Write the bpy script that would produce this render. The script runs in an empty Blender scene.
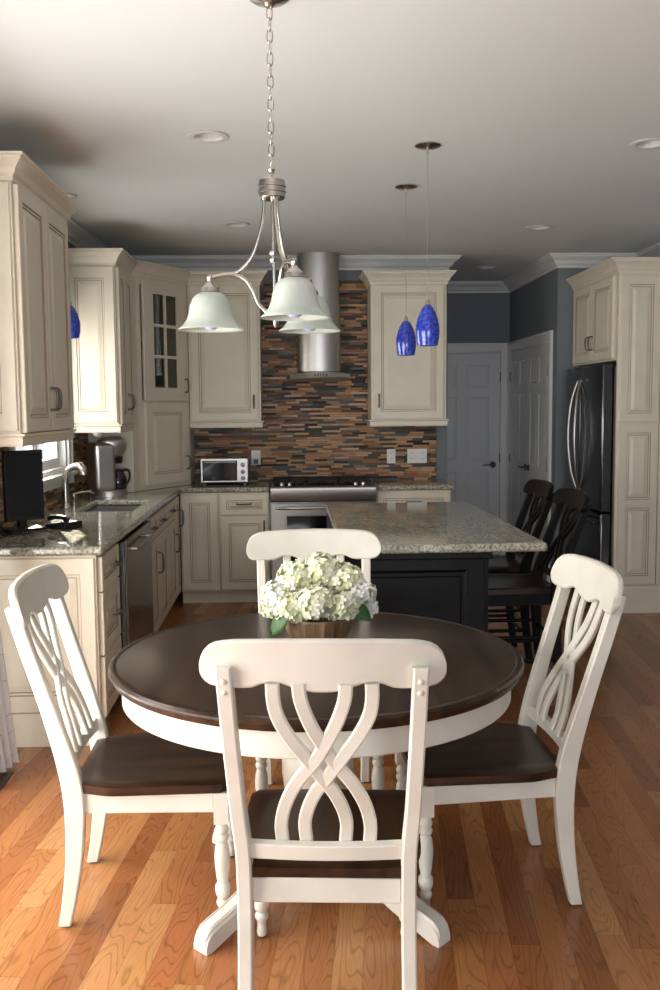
import bpy, math, random
from mathutils import Vector, Matrix
R = random.Random(7)
PI = math.pi
C = bpy.context.scene.collection
HW = 2.75            # ceiling height

# ------------------------------------------------------------------ materials
def new_mat(name):
    m = bpy.data.materials.new(name); m.use_nodes = True
    return m, m.node_tree.nodes, m.node_tree.links, m.node_tree.nodes['Principled BSDF']

def mat(name, col, rough=.5, metal=0., noise=0., nscale=20., bump=0., coat=0., trans=0., ior=1.45, aniso=None, emit=None, sss=0., ncol=None):
    m, N, L, b = new_mat(name)
    b.inputs['Base Color'].default_value = (*col, 1)
    b.inputs['Roughness'].default_value = rough
    b.inputs['Metallic'].default_value = metal
    b.inputs['IOR'].default_value = ior
    b.inputs['Coat Weight'].default_value = coat
    b.inputs['Coat Roughness'].default_value = .08
    b.inputs['Transmission Weight'].default_value = trans
    if sss:
        b.inputs['Subsurface Weight'].default_value = sss
        b.inputs['Subsurface Radius'].default_value = (.02, .02, .02)
    if emit:
        b.inputs['Emission Color'].default_value = (*emit[:3], 1); b.inputs['Emission Strength'].default_value = emit[3]
    tc = N.new('ShaderNodeTexCoord'); mp = N.new('ShaderNodeMapping'); L.new(tc.outputs['Object'], mp.inputs[0])
    if aniso: mp.inputs['Scale'].default_value = aniso
    nz = N.new('ShaderNodeTexNoise'); nz.inputs['Scale'].default_value = nscale; nz.inputs['Detail'].default_value = 4
    L.new(mp.outputs[0], nz.inputs['Vector'])
    if noise:
        r = N.new('ShaderNodeMix'); r.data_type = 'RGBA'
        c2 = ncol or tuple(c*(1-noise) for c in col)
        r.inputs[6].default_value = (*c2, 1); r.inputs[7].default_value = (*col, 1)
        rm = N.new('ShaderNodeMapRange'); rm.inputs[1].default_value = .35; rm.inputs[2].default_value = .6
        L.new(nz.outputs[0], rm.inputs[0]); L.new(rm.outputs[0], r.inputs[0]); L.new(r.outputs[2], b.inputs['Base Color'])
    if bump:
        bp = N.new('ShaderNodeBump'); bp.inputs['Strength'].default_value = bump; bp.inputs['Distance'].default_value = .002
        L.new(nz.outputs[0], bp.inputs['Height']); L.new(bp.outputs[0], b.inputs['Normal'])
    return m

def M2(N, L, op, a, b=None, c=None):
    n = N.new('ShaderNodeMath'); n.operation = op
    for i, v in enumerate((a, b, c)):
        if v is None: continue
        if isinstance(v, (int, float)): n.inputs[i].default_value = v
        else: L.new(v, n.inputs[i])
    return n.outputs[0]

def ramp(N, L, fac, stops, const=False):
    r = N.new('ShaderNodeValToRGB'); cr = r.color_ramp
    if const: cr.interpolation = 'CONSTANT'
    while len(cr.elements) < len(stops): cr.elements.new(.5)
    for e, (p, c) in zip(cr.elements, stops): e.position = p; e.color = (*c, 1)
    L.new(fac, r.inputs[0]); return r.outputs[0]

def wnoise(N, L, x, y):
    w = N.new('ShaderNodeTexWhiteNoise'); w.noise_dimensions = '2D'
    cb = N.new('ShaderNodeCombineXYZ'); L.new(x, cb.inputs[0])
    if isinstance(y, (int, float)): cb.inputs[1].default_value = y
    else: L.new(y, cb.inputs[1])
    L.new(cb.outputs[0], w.inputs['Vector']); return w.outputs['Value']

def oak_floor_mat():
    m, N, L, b = new_mat('oak_floor')
    tc = N.new('ShaderNodeTexCoord'); mp = N.new('ShaderNodeMapping'); mp.inputs['Rotation'].default_value = (0, 0, math.radians(6.3))
    L.new(tc.outputs['Object'], mp.inputs[0])
    s = N.new('ShaderNodeSeparateXYZ'); L.new(mp.outputs[0], s.inputs[0])
    W = .083
    u = M2(N, L, 'DIVIDE', s.outputs[0], W); row = M2(N, L, 'FLOOR', u)
    off = wnoise(N, L, row, 3.1); ln = M2(N, L, 'MULTIPLY_ADD', wnoise(N, L, row, 8.7), .5, .65)
    v = M2(N, L, 'ADD', M2(N, L, 'DIVIDE', s.outputs[1], ln), M2(N, L, 'MULTIPLY', off, 9.)); col = M2(N, L, 'FLOOR', v)
    rnd = wnoise(N, L, row, col); rnd2 = wnoise(N, L, col, M2(N, L, 'ADD', row, 31.7))
    base = ramp(N, L, rnd, [(0, (.25, .082, .026)), (.3, (.35, .128, .041)), (.6, (.42, .170, .057)), (.85, (.51, .245, .095)), (1, (.37, .112, .040))])
    # cathedral grain: distorted rings stretched along the board
    cb = N.new('ShaderNodeCombineXYZ')
    L.new(M2(N, L, 'ADD', s.outputs[0], M2(N, L, 'MULTIPLY', rnd, 13.)), cb.inputs[0])
    L.new(M2(N, L, 'ADD', M2(N, L, 'MULTIPLY', s.outputs[1], .16), M2(N, L, 'MULTIPLY', rnd2, 7.)), cb.inputs[1])
    wv = N.new('ShaderNodeTexNoise'); wv.inputs['Scale'].default_value = 9; wv.inputs['Detail'].default_value = 1.5; wv.inputs['Roughness'].default_value = .4
    L.new(cb.outputs[0], wv.inputs['Vector'])
    rings = M2(N, L, 'ABSOLUTE', M2(N, L, 'SINE', M2(N, L, 'MULTIPLY', wv.outputs[0], 62.)))
    rg = N.new('ShaderNodeMapRange'); rg.inputs[1].default_value = 0.; rg.inputs[2].default_value = .45; L.new(rings, rg.inputs[0])
    fine = N.new('ShaderNodeTexNoise'); fine.inputs['Scale'].default_value = 260; fine.inputs['Detail'].default_value = 2
    cb2 = N.new('ShaderNodeCombineXYZ'); L.new(s.outputs[0], cb2.inputs[0]); L.new(M2(N, L, 'MULTIPLY', s.outputs[1], .05), cb2.inputs[1]); L.new(cb2.outputs[0], fine.inputs['Vector'])
    fr = N.new('ShaderNodeMapRange'); fr.inputs[1].default_value = .35; fr.inputs[2].default_value = .6; L.new(fine.outputs[0], fr.inputs[0])
    g = M2(N, L, 'MULTIPLY', M2(N, L, 'MULTIPLY_ADD', rg.outputs[0], .34, .66), M2(N, L, 'MULTIPLY_ADD', fr.outputs[0], .14, .86))
    fu = M2(N, L, 'FRACT', u); fv = M2(N, L, 'FRACT', v)
    e1 = M2(N, L, 'LESS_THAN', M2(N, L, 'MINIMUM', fu, M2(N, L, 'SUBTRACT', 1., fu)), .012)
    e2 = M2(N, L, 'LESS_THAN', fv, .0022)
    g2 = M2(N, L, 'MULTIPLY', g, M2(N, L, 'MULTIPLY_ADD', M2(N, L, 'MAXIMUM', e1, e2), -.35, 1.))
    vm = N.new('ShaderNodeVectorMath'); vm.operation = 'SCALE'; L.new(base, vm.inputs[0]); L.new(g2, vm.inputs['Scale'])
    L.new(vm.outputs[0], b.inputs['Base Color'])
    b.inputs['Roughness'].default_value = .27; b.inputs['Specular IOR Level'].default_value = .45
    bp = N.new('ShaderNodeBump'); bp.inputs['Strength'].default_value = .12; bp.inputs['Distance'].default_value = .001
    L.new(g2, bp.inputs['Height']); L.new(bp.outputs[0], b.inputs['Normal'])
    return m

def mosaic_mat():
    m, N, L, b = new_mat('strip_mosaic')
    tc = N.new('ShaderNodeTexCoord'); s = N.new('ShaderNodeSeparateXYZ'); L.new(tc.outputs['Object'], s.inputs[0])
    xx = M2(N, L, 'ADD', s.outputs[0], s.outputs[1])
    rowf = M2(N, L, 'DIVIDE', s.outputs[2], .0185); row = M2(N, L, 'FLOOR', rowf)
    ln = M2(N, L, 'MULTIPLY_ADD', wnoise(N, L, row, 2.3), .07, .095)
    v = M2(N, L, 'ADD', M2(N, L, 'DIVIDE', xx, ln), M2(N, L, 'MULTIPLY', wnoise(N, L, row, 5.9), 11.)); col = M2(N, L, 'FLOOR', v)
    r1 = wnoise(N, L, row, col)
    base = ramp(N, L, r1, [(0, (.022, .014, .009)), (.13, (.23, .105, .045)), (.28, (.045, .050, .038)), (.42, (.36, .195, .095)), (.60, (.10, .048, .024)), (.70, (.42, .25, .13)), (.84, (.075, .08, .058)), (.92, (.27, .13, .058))], True)
    fz = M2(N, L, 'FRACT', rowf); fx = M2(N, L, 'FRACT', v)
    e = M2(N, L, 'MAXIMUM', M2(N, L, 'LESS_THAN', fz, .1), M2(N, L, 'LESS_THAN', fx, .018))
    nz = N.new('ShaderNodeTexNoise'); nz.inputs['Scale'].default_value = 60; L.new(tc.outputs['Object'], nz.inputs['Vector'])
    vm = N.new('ShaderNodeVectorMath'); vm.operation = 'SCALE'; L.new(base, vm.inputs[0]); L.new(M2(N, L, 'MULTIPLY_ADD', nz.outputs[0], .6, .95), vm.inputs['Scale'])
    mx = N.new('ShaderNodeMix'); mx.data_type = 'RGBA'; L.new(e, mx.inputs[0]); L.new(vm.outputs[0], mx.inputs[6]); mx.inputs[7].default_value = (.10, .075, .055, 1)
    L.new(mx.outputs[2], b.inputs['Base Color'])
    b.inputs['Specular IOR Level'].default_value = .3
    L.new(M2(N, L, 'MULTIPLY_ADD', wnoise(N, L, col, row), .35, .3), b.inputs['Roughness'])
    bp = N.new('ShaderNodeBump'); bp.inputs['Strength'].default_value = .5; bp.inputs['Distance'].default_value = .002
    L.new(M2(N, L, 'SUBTRACT', 1., e), bp.inputs['Height']); L.new(bp.outputs[0], b.inputs['Normal'])
    return m

def granite_mat():
    m, N, L, b = new_mat('speckled_granite')
    tc = N.new('ShaderNodeTexCoord')
    def nz(sc, d):
        n = N.new('ShaderNodeTexNoise'); n.inputs['Scale'].default_value = sc; n.inputs['Detail'].default_value = d; L.new(tc.outputs['Object'], n.inputs['Vector']); return n.outputs[0]
    c1 = ramp(N, L, nz(75, 3), [(.28, (.08, .08, .068)), (.38, (.24, .235, .20)), (.50, (.42, .405, .34)), (.60, (.56, .535, .455)), (.72, (.70, .665, .56))])
    c2 = ramp(N, L, nz(8, 4), [(.35, (.72, .75, .71)), (.65, (1, .97, .90))])
    vo = N.new('ShaderNodeTexVoronoi'); vo.inputs['Scale'].default_value = 120; L.new(tc.outputs['Object'], vo.inputs['Vector'])
    vr = ramp(N, L, vo.outputs['Distance'], [(.14, (.30, .28, .25)), (.26, (1, 1, 1))])
    def mul(a, c):
        x = N.new('ShaderNodeMix'); x.data_type = 'RGBA'; x.blend_type = 'MULTIPLY'; x.inputs[0].default_value = 1; L.new(a, x.inputs[6]); L.new(c, x.inputs[7]); return x.outputs[2]
    L.new(mul(mul(c1, c2), vr), b.inputs['Base Color'])
    b.inputs['Roughness'].default_value = .07; b.inputs['IOR'].default_value = 1.6
    return m

def wood_mat(name, c1, c2, rough, scale=1., coat=.3, axis=1):
    m, N, L, b = new_mat(name)
    tc = N.new('ShaderNodeTexCoord'); mp = N.new('ShaderNodeMapping'); L.new(tc.outputs['Object'], mp.inputs[0])
    sc = [14*scale]*3; sc[axis] = 1.2*scale; mp.inputs['Scale'].default_value = sc
    nz = N.new('ShaderNodeTexNoise'); nz.inputs['Scale'].default_value = 1.5; nz.inputs['Detail'].default_value = 5; nz.inputs['Distortion'].default_value = .6
    L.new(mp.outputs[0], nz.inputs['Vector'])
    L.new(ramp(N, L, nz.outputs[0], [(.35, c1), (.65, c2)]), b.inputs['Base Color'])
    b.inputs['Roughness'].default_value = rough; b.inputs['Specular IOR Level'].default_value = .3; b.inputs['Coat Weight'].default_value = coat; b.inputs['Coat Roughness'].default_value = .12
    bp = N.new('ShaderNodeBump'); bp.inputs['Strength'].default_value = .08; bp.inputs['Distance'].default_value = .001
    L.new(nz.outputs[0], bp.inputs['Height']); L.new(bp.outputs[0], b.inputs['Normal'])
    return m

def thin_sheet_mat(name, col, alpha_t, swirl=False):
    m, N, L, b = new_mat(name)
    out = N['Material Output']; N.remove(b)
    d = N.new('ShaderNodeBsdfDiffuse'); t = N.new('ShaderNodeBsdfTranslucent'); tr = N.new('ShaderNodeBsdfTransparent')
    d.inputs[0].default_value = (*col, 1); t.inputs[0].default_value = (*col, 1)
    if swirl:
        tc = N.new('ShaderNodeTexCoord'); n = N.new('ShaderNodeTexNoise'); n.inputs['Scale'].default_value = 4.5; n.inputs['Detail'].default_value = .5
        L.new(tc.outputs['Object'], n.inputs['Vector'])
        s = M2(N, L, 'ABSOLUTE', M2(N, L, 'SINE', M2(N, L, 'MULTIPLY', n.outputs[0], 26.)))
        c = ramp(N, L, s, [(.0, (.60, .59, .61)), (.07, (.60, .59, .61)), (.11, col)])
        L.new(c, d.inputs[0]); L.new(c, t.inputs[0])
    a = N.new('ShaderNodeMixShader'); a.inputs[0].default_value = .45; L.new(d.outputs[0], a.inputs[1]); L.new(t.outputs[0], a.inputs[2])
    c = N.new('ShaderNodeMixShader'); c.inputs[0].default_value = alpha_t; L.new(a.outputs[0], c.inputs[1]); L.new(tr.outputs[0], c.inputs[2])
    L.new(c.outputs[0], out.inputs[0]); return m

def pane_mat(name, tint=(1, 1, 1), gloss=.08):
    m, N, L, b = new_mat(name)
    out = N['Material Output']; N.remove(b)
    t = N.new('ShaderNodeBsdfTransparent'); t.inputs[0].default_value = (*tint, 1)
    g = N.new('ShaderNodeBsdfGlossy'); g.inputs['Roughness'].default_value = .02
    x = N.new('ShaderNodeMixShader'); x.inputs[0].default_value = gloss; L.new(t.outputs[0], x.inputs[1]); L.new(g.outputs[0], x.inputs[2]); L.new(x.outputs[0], out.inputs[0])
    return m

CAB = mat('cream_cabinet_paint', (.80, .725, .585), .38, noise=.05, nscale=6)
GLZ = mat('brown_glaze', (.36, .27, .185), .5)
CHW = mat('antique_white_paint', (.70, .672, .600), .42, noise=.07, nscale=9, bump=.05)
CHG = mat('antique_glaze_line', (.42, .36, .29), .5)
WOOD = wood_mat('dark_walnut_stain', (.020, .008, .004), (.055, .024, .011), .30, 1., .05)
TOPW = wood_mat('dark_walnut_tabletop', (.016, .007, .004), (.048, .023, .012), .26, .7, 0)
BLK = mat('black_paint', (.0045, .0040, .0042), .42, noise=.3, nscale=15)
BLK.node_tree.nodes['Principled BSDF'].inputs['Specular IOR Level'].default_value = .22
BLKW = wood_mat('espresso_seat', (.016, .008, .006), (.035, .015, .009), .3)
WALL = mat('slate_blue_wall', (.185, .207, .222), .75, bump=.06, nscale=200)
WALLW = mat('pale_wall', (.62, .60, .56), .8)
CEIL = mat('matte_ceiling_white', (.73, .765, .77), .9, bump=.05, nscale=150)
TRIM = mat('white_trim_paint', (.72, .72, .70), .4)
DOORW = mat('white_door_paint', (.66, .67, .68), .42)
STEEL = mat('brushed_steel', (.46, .45, .43), .34, 1., noise=.12, nscale=3, aniso=(1, 1, 90))
STEELH = mat('brushed_hood_steel', (.50, .475, .44), .33, 1., noise=.04, nscale=3, aniso=(1, 1, 60))
NICK = mat('satin_nickel', (.56, .53, .49), .24, 1.)
PEWT = mat('dark_pewter', (.16, .145, .13), .35, 1.)
DKSTEEL = mat('dark_reflective_steel', (.15, .15, .155), .18, 1.)
BLKP = mat('black_plastic', (.012, .012, .013), .35)
BGL = mat('black_glass', (.006, .006, .007), .05, coat=.6)
IRON = mat('cast_iron', (.014, .014, .014), .6)
WPL = mat('white_plastic', (.82, .80, .76), .35)
GRAN = granite_mat(); OAK = oak_floor_mat(); MOS = mosaic_mat()
ALAB = mat('alabaster_glass', (.60, .64, .60), .28, noise=.12, nscale=9, sss=.3, ncol=(.47, .52, .47), coat=.4)
BULB = mat('blue_tinted_bulb', (.45, .52, .85), .3, sss=.2)
STEELC = mat('satin_steel_casing', (.62, .60, .57), .38, 1.)
BLUE = mat('cobalt_crackle_glass', (.008, .018, .36), .12, noise=.5, nscale=75, bump=.9, coat=.8, ncol=(.05, .11, .62))
PANE = pane_mat('window_pane_glass'); CPANE = pane_mat('cabinet_pane_glass', (.40, .43, .38), .12)
CARG = pane_mat('carafe_glass', (.08, .07, .06), .16)
CABIN = mat('cabinet_interior', (.20, .19, .15), .6)
SHEER = thin_sheet_mat('sheer_curtain', (.88, .87, .88), .12, True)
BOWL = wood_mat('carved_wood_bowl', (.13, .075, .04), (.27, .17, .10), .45, 1, .1, 2)
PET = mat('hydrangea_petal', (.86, .85, .70), .6, sss=.3, noise=.14, nscale=40, ncol=(.76, .80, .52))
PETW = mat('hydrangea_white_petal', (.86, .86, .84), .6, sss=.3, noise=.08, nscale=40)
PETG = mat('hydrangea_green_petal', (.72, .78, .42), .6, sss=.3, noise=.15, nscale=40)
LEAF = mat('hydrangea_leaf', (.045, .13, .03), .4, noise=.3, nscale=30)
LENS = mat('recessed_lens', (.75, .75, .73), .3)
SCREEN = mat('monitor_screen', (.008, .009, .012), .22)

# ------------------------------------------------------------------ mesh builder
class MB:
    def __init__(s): s.v = []; s.f = []; s.m = []; s.x = Matrix.Identity(4)
    def add(s, vs, fs, mi=0):
        o = len(s.v); s.v += [tuple(s.x @ Vector(v)) for v in vs]
        for f in fs: s.f.append([i+o for i in f]); s.m.append(mi)
    def box(s, x0, x1, y0, y1, z0, z1, mi=0):
        s.add([(x, y, z) for z in (z0, z1) for y in (y0, y1) for x in (x0, x1)],
              [(0, 2, 3, 1), (4, 5, 7, 6), (0, 1, 5, 4), (2, 6, 7, 3), (0, 4, 6, 2), (1, 3, 7, 5)], mi)
    def loft(s, rings, mi=0, closed=False, caps=True):
        n = len(rings[0]); vs = [p for r in rings for p in r]; fs = []
        k = len(rings)
        for i in range(k if closed else k-1):
            a = i*n; b = ((i+1) % k)*n
            for j in range(n):
                j2 = (j+1) % n; fs.append((a+j, a+j2, b+j2, b+j))
        if caps and not closed: fs.append(tuple(range(n))[::-1]); fs.append(tuple(range((k-1)*n, k*n)))
        s.add(vs, fs, mi)
    def lathe(s, prof, c=(0, 0, 0), seg=32, mi=0, caps=True):
        rings = [[(c[0]+max(r, 1e-5)*math.cos(2*PI*j/seg), c[1]+max(r, 1e-5)*math.sin(2*PI*j/seg), c[2]+z) for j in range(seg)] for r, z in prof]
        s.loft(rings, mi, caps=caps)
    def tube(s, path, r, seg=10, mi=0, closed=False, caps=True):
        P = [Vector(p) for p in path]; rings = []; n = len(P); up = None
        rr = r if isinstance(r, (list, tuple)) else [r]*n
        for i, p in enumerate(P):
            if closed: t = (P[(i+1) % n]-P[i-1]).normalized()
            else: t = (P[min(i+1, n-1)]-P[max(i-1, 0)]).normalized()
            if up is None:
                up = Vector((0, 0, 1)) if abs(t.z) < .9 else Vector((1, 0, 0))
            a = t.cross(up).normalized(); b = a.cross(t).normalized(); up = b
            rings.append([tuple(p+rr[i]*(a*math.cos(2*PI*j/seg)+b*math.sin(2*PI*j/seg))) for j in range(seg)])
        s.loft(rings, mi, closed, caps)
    def prism(s, pts, y0, y1, mi=0, f=None):   # outline in XZ extruded in Y ; f maps a point
        f = f or (lambda x, y, z: (x, y, z)); n = len(pts)
        vs = [f(x, y0, z) for x, z in pts]+[f(x, y1, z) for x, z in pts]
        s.add(vs, [tuple(range(n)), tuple(range(n, 2*n))[::-1]]+[(j, n+j, n+(j+1) % n, (j+1) % n) for j in range(n)], mi)
    def sweep(s, prof, path, closed=False, mi=0):   # prof (out to the right, z); path XY
        P = [Vector(p) for p in path]; n = len(P); rings = []
        for i in range(n):
            d0 = (P[i]-P[i-1]).normalized() if (closed or i > 0) else None
            d1 = (P[(i+1) % n]-P[i]).normalized() if (closed or i < n-1) else None
            if d0 is None: d0 = d1
            if d1 is None: d1 = d0
            n0 = Vector((d0.y, -d0.x)); n1 = Vector((d1.y, -d1.x)); m = (n0+n1); m = m/m.dot(n0) if m.length > 1e-6 else n0
            rings.append([(P[i].x+m.x*o, P[i].y+m.y*o, z) for o, z in prof])
        s.loft(rings, mi, closed)
    def plate(s, xs, ys, keep, z0, z1, mi=0, f=None):   # grid cells xs*ys kept by keep(cx,cy) extruded z0..z1
        f = f or (lambda x, y, z: (x, y, z)); idx = {}; vs = []; fs = []
        def V(i, j, k):
            if (i, j, k) not in idx: idx[(i, j, k)] = len(vs); vs.append(f(xs[i], ys[j], (z0, z1)[k]))
            return idx[(i, j, k)]
        K = {(i, j) for i in range(len(xs)-1) for j in range(len(ys)-1) if keep((xs[i]+xs[i+1])/2, (ys[j]+ys[j+1])/2)}
        for i, j in K:
            fs.append((V(i, j, 1), V(i+1, j, 1), V(i+1, j+1, 1), V(i, j+1, 1))); fs.append((V(i, j, 0), V(i, j+1, 0), V(i+1, j+1, 0), V(i+1, j, 0)))
            for (di, dj, a, b) in ((-1, 0, (i, j+1), (i, j)), (1, 0, (i+1, j), (i+1, j+1)), (0, -1, (i, j), (i+1, j)), (0, 1, (i+1, j+1), (i, j+1))):
                if (i+di, j+dj) not in K: fs.append((V(*a, 0), V(*b, 0), V(*b, 1), V(*a, 1)))
        s.add(vs, fs, mi)
    def slab(s, x0, x1, z0, z1, yf, yb, panels, prof, e=.003):   # front faces -y
        def q(a0, a1, b0, b1, y, mi=0): s.add([(a0, y, b0), (a1, y, b0), (a1, y, b1), (a0, y, b1)], [(0, 1, 2, 3)], mi)
        def ring(r0, y0, r1, y1, mi=0):
            a = [(r0[0], y0, r0[2]), (r0[1], y0, r0[2]), (r0[1], y0, r0[3]), (r0[0], y0, r0[3])]
            b = [(r1[0], y1, r1[2]), (r1[1], y1, r1[2]), (r1[1], y1, r1[3]), (r1[0], y1, r1[3])]
            s.add(a+b, [(j, (j+1) % 4, 4+(j+1) % 4, 4+j) for j in range(4)], mi)
        I = (x0+e, x1-e, z0+e, z1-e); O = (x0, x1, z0, z1)
        ring(O, yf+e, I, yf); ring(O, yb, O, yf+e)
        s.add([(x0, yb, z0), (x1, yb, z0), (x1, yb, z1), (x0, yb, z1)], [(3, 2, 1, 0)])
        X = sorted({I[0], I[1]} | {p[0] for p in panels} | {p[1] for p in panels}); Zs = sorted({I[2], I[3]} | {p[2] for p in panels} | {p[3] for p in panels})
        for a in range(len(X)-1):
            for b in range(len(Zs)-1):
                cx = (X[a]+X[a+1])/2; cz = (Zs[b]+Zs[b+1])/2
                if not any(p[0] < cx < p[1] and p[2] < cz < p[3] for p in panels): q(X[a], X[a+1], Zs[b], Zs[b+1], yf)
        for p in panels:
            pr, py = p, yf
            if prof is None:   # open frame for glass
                ring(p, yf, p, yb); continue
            for ins, dep, mi in prof:
                r = (p[0]+ins, p[1]-ins, p[2]+ins, p[3]-ins); ring(pr, py, r, yf+dep, mi); pr, py = r, yf+dep
            q(pr[0], pr[1], pr[2], pr[3], py)
    def build(s, name, mats, parent=None, smooth=None, bevel=None, loc=None, rot=None, **kw):
        me = bpy.data.meshes.new(name); me.from_pydata(s.v, [], s.f)
        mats = mats if isinstance(mats, (list, tuple)) else [mats]
        for m in mats: me.materials.append(m)
        me.polygons.foreach_set('material_index', s.m)
        if smooth is not None:
            me.polygons.foreach_set('use_smooth', [True]*len(me.polygons)); me.set_sharp_from_angle(angle=math.radians(smooth))
        me.update()
        o = bpy.data.objects.new(name, me); C.objects.link(o); o.parent = parent
        if loc: o.location = loc
        if rot: o.rotation_euler = rot
        if bevel:
            b = o.modifiers.new('bevel', 'BEVEL'); b.width = bevel[0]; b.segments = bevel[1]; b.limit_method = 'ANGLE'; b.angle_limit = math.radians(40)
            if smooth is None:
                me.polygons.foreach_set('use_smooth', [True]*len(me.polygons)); me.set_sharp_from_angle(angle=math.radians(35)); b.harden_normals = False
        for k, v in kw.items(): o[k] = v
        return o

def fixnormals():
    import bmesh
    seen = set()
    for o in C.objects:
        if o.type == 'MESH' and o.data.name not in seen:
            seen.add(o.data.name); bm = bmesh.new(); bm.from_mesh(o.data)
            if not o.get('_keep'): bmesh.ops.recalc_face_normals(bm, faces=bm.faces)
            bm.to_mesh(o.data); bm.free()

def thing(name, label, cat, loc=(0, 0, 0), rotz=0., group=None, kind=None):
    o = bpy.data.objects.new(name, None); C.objects.link(o); o.location = loc; o.rotation_euler = (0, 0, rotz); o.empty_display_size = .1
    if kind: o['kind'] = kind
    if label: o['label'] = label
    if cat: o['category'] = cat
    if group: o['group'] = group
    return o
def tag(o, label, cat, group=None):
    o['label'] = label; o['category'] = cat
    if group: o['group'] = group
    return o
def dup(root, loc, rotz, label, group=None):
    def cp(o, par):
        c = o.copy(); C.objects.link(c); c.parent = par
        for ch in list(o.children): cp(ch, c)
        return c
    r = cp(root, None); r.location = loc; r.rotation_euler = (0, 0, rotz); r['label'] = label
    if group: r['group'] = group
    return r
def S(o): o['kind'] = 'structure'; return o
def bez(p0, p1, p2, p3, n=12):
    p0, p1, p2, p3 = map(Vector, (p0, p1, p2, p3))
    return [tuple(p0*(1-t)**3+p1*3*t*(1-t)**2+p2*3*t*t*(1-t)+p3*t**3) for t in [i/n for i in range(n+1)]]
def crv(pts, n=8):   # catmull-rom
    P = [Vector(p) for p in pts]; P = [P[0]*2-P[1]]+P+[P[-1]*2-P[-2]]; out = []
    for i in range(1, len(P)-2):
        for k in range(n):
            t = k/n; a, b, c, d = P[i-1:i+3]
            out.append(tuple(.5*((2*b)+(c-a)*t+(2*a-5*b+4*c-d)*t*t+(3*b-a-3*c+d)*t**3)))
    out.append(tuple(P[-2])); return out

# ------------------------------------------------------------------ room shell
XL, XR, YB, YN, XH, YH, XE, YR = -1.465, 2.935, 7.86, 7.765, 2.225, 9.45, 1.33, -6.0
T = .14
m = MB(); m.box(XL-.15, XR+.15, YR-.15, YH+.15, -.1, 0); S(m.build('floor', OAK))
LIGHTS = [(-.348, 4.41), (-.335, 6.47), (1.747, 6.576), (1.719, 4.50), (1.78, 8.44)]
xs = sorted({XL-.15, XR+.15} | {round(x+d, 4) for x, y in LIGHTS for d in (-.062, .062)}); ys = sorted({YR-.15, YH+.15} | {round(y+d, 4) for x, y in LIGHTS for d in (-.062, .062)})
m = MB(); m.plate(xs, ys, lambda x, y: not any(abs(x-a) < .062 and abs(y-b) < .062 for a, b in LIGHTS), HW, HW+.16)
m.box(XL-.15, XR+.15, YR-.15, YH+.15, HW+.16, HW+.2)
S(m.build('ceiling', CEIL))
WY0, WY1, WZ0, WZ1 = 5.06, 6.27, 1.12, 2.10       # kitchen window
PY0, PY1, PZ1 = .75, 3.65, 2.15                    # patio opening
def wx(fx): return lambda a, b, c: (fx+c, a, b)
def wall_left_keep(y, z): return not (WY0 < y < WY1 and WZ0 < z < WZ1) and not (PY0 < y < PY1 and z < PZ1)
m = MB(); m.plate(sorted([YR-.15, PY0, PY1, WY0, WY1, YH+.15]), [0, WZ0, WZ1, PZ1, HW], wall_left_keep, -T, 0, f=wx(XL)); S(m.build('wall_left', WALL))
m = MB(); m.box(XL, XE-.12, YB, YB+.12, 0, HW); m.box(XE-.12, XE, YB, YH, 0, HW); S(m.build('wall_back', WALL))
m = MB(); m.box(XE-.12, XH+.12, YH, YH+.14, 0, HW); S(m.build('wall_hall_end', WALL))
m = MB(); m.box(XH, XH+.12, YN, YH, 0, HW); m.box(XH+.12, XR, YN, YN+.12, 0, HW); S(m.build('wall_hall_right', WALL))
m = MB(); m.box(XR, XR+.14, YR-.15, YN+.12, 0, HW); S(m.build('wall_right', WALL))
RX0, RX1, RZ0, RZ1 = -.9, 2.4, .5, 2.35           # window behind the camera
m = MB(); m.plate([XL, RX0, RX1, XR], [0, RZ0, RZ1, HW], lambda x, z: not (RX0 < x < RX1 and RZ0 < z < RZ1), 0, .14, f=lambda a, b, c: (a, YR-c, b)); S(m.build('wall_rear', WALLW))
# wall crown
CRN = [(0, -.105), (.012, -.105), (.012, -.088), (.03, -.075), (.045, -.05), (.075, -.03), (.085, -.022), (.085, -.012), (.1, -.010), (.1, 0), (0, 0)]
pr = [(o, HW+z) for o, z in CRN]
HX0, HX1 = .083, .427
m = MB(); m.sweep(pr, [(XL, YR), (XL, YB), (HX0-.002, YB)]); S(m.build('trim_1', TRIM))
m = MB(); m.sweep(pr, [(HX1+.002, YB), (XE, YB), (XE, YH), (XH, YH), (XH, YN), (XR, YN), (XR, YR), (XL+.1, YR)]); S(m.build('trim_2', TRIM))
# baseboards
BB = [(0, 0), (.014, 0), (.014, .09), (.008, .11), (0, .115)]
m = MB(); m.sweep(BB, [(XL, PY1+.12), (XL, 4.18)]); S(m.build('baseboard_left', TRIM))
m = MB(); m.sweep(BB, [(XE, YB+.02), (XE, YH)]); S(m.build('baseboard_hall', TRIM))
m = MB(); m.sweep(BB, [(XR, 6.67), (XR, YR), (XL+.02, YR)]); S(m.build('baseboard_right', TRIM))

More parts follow.
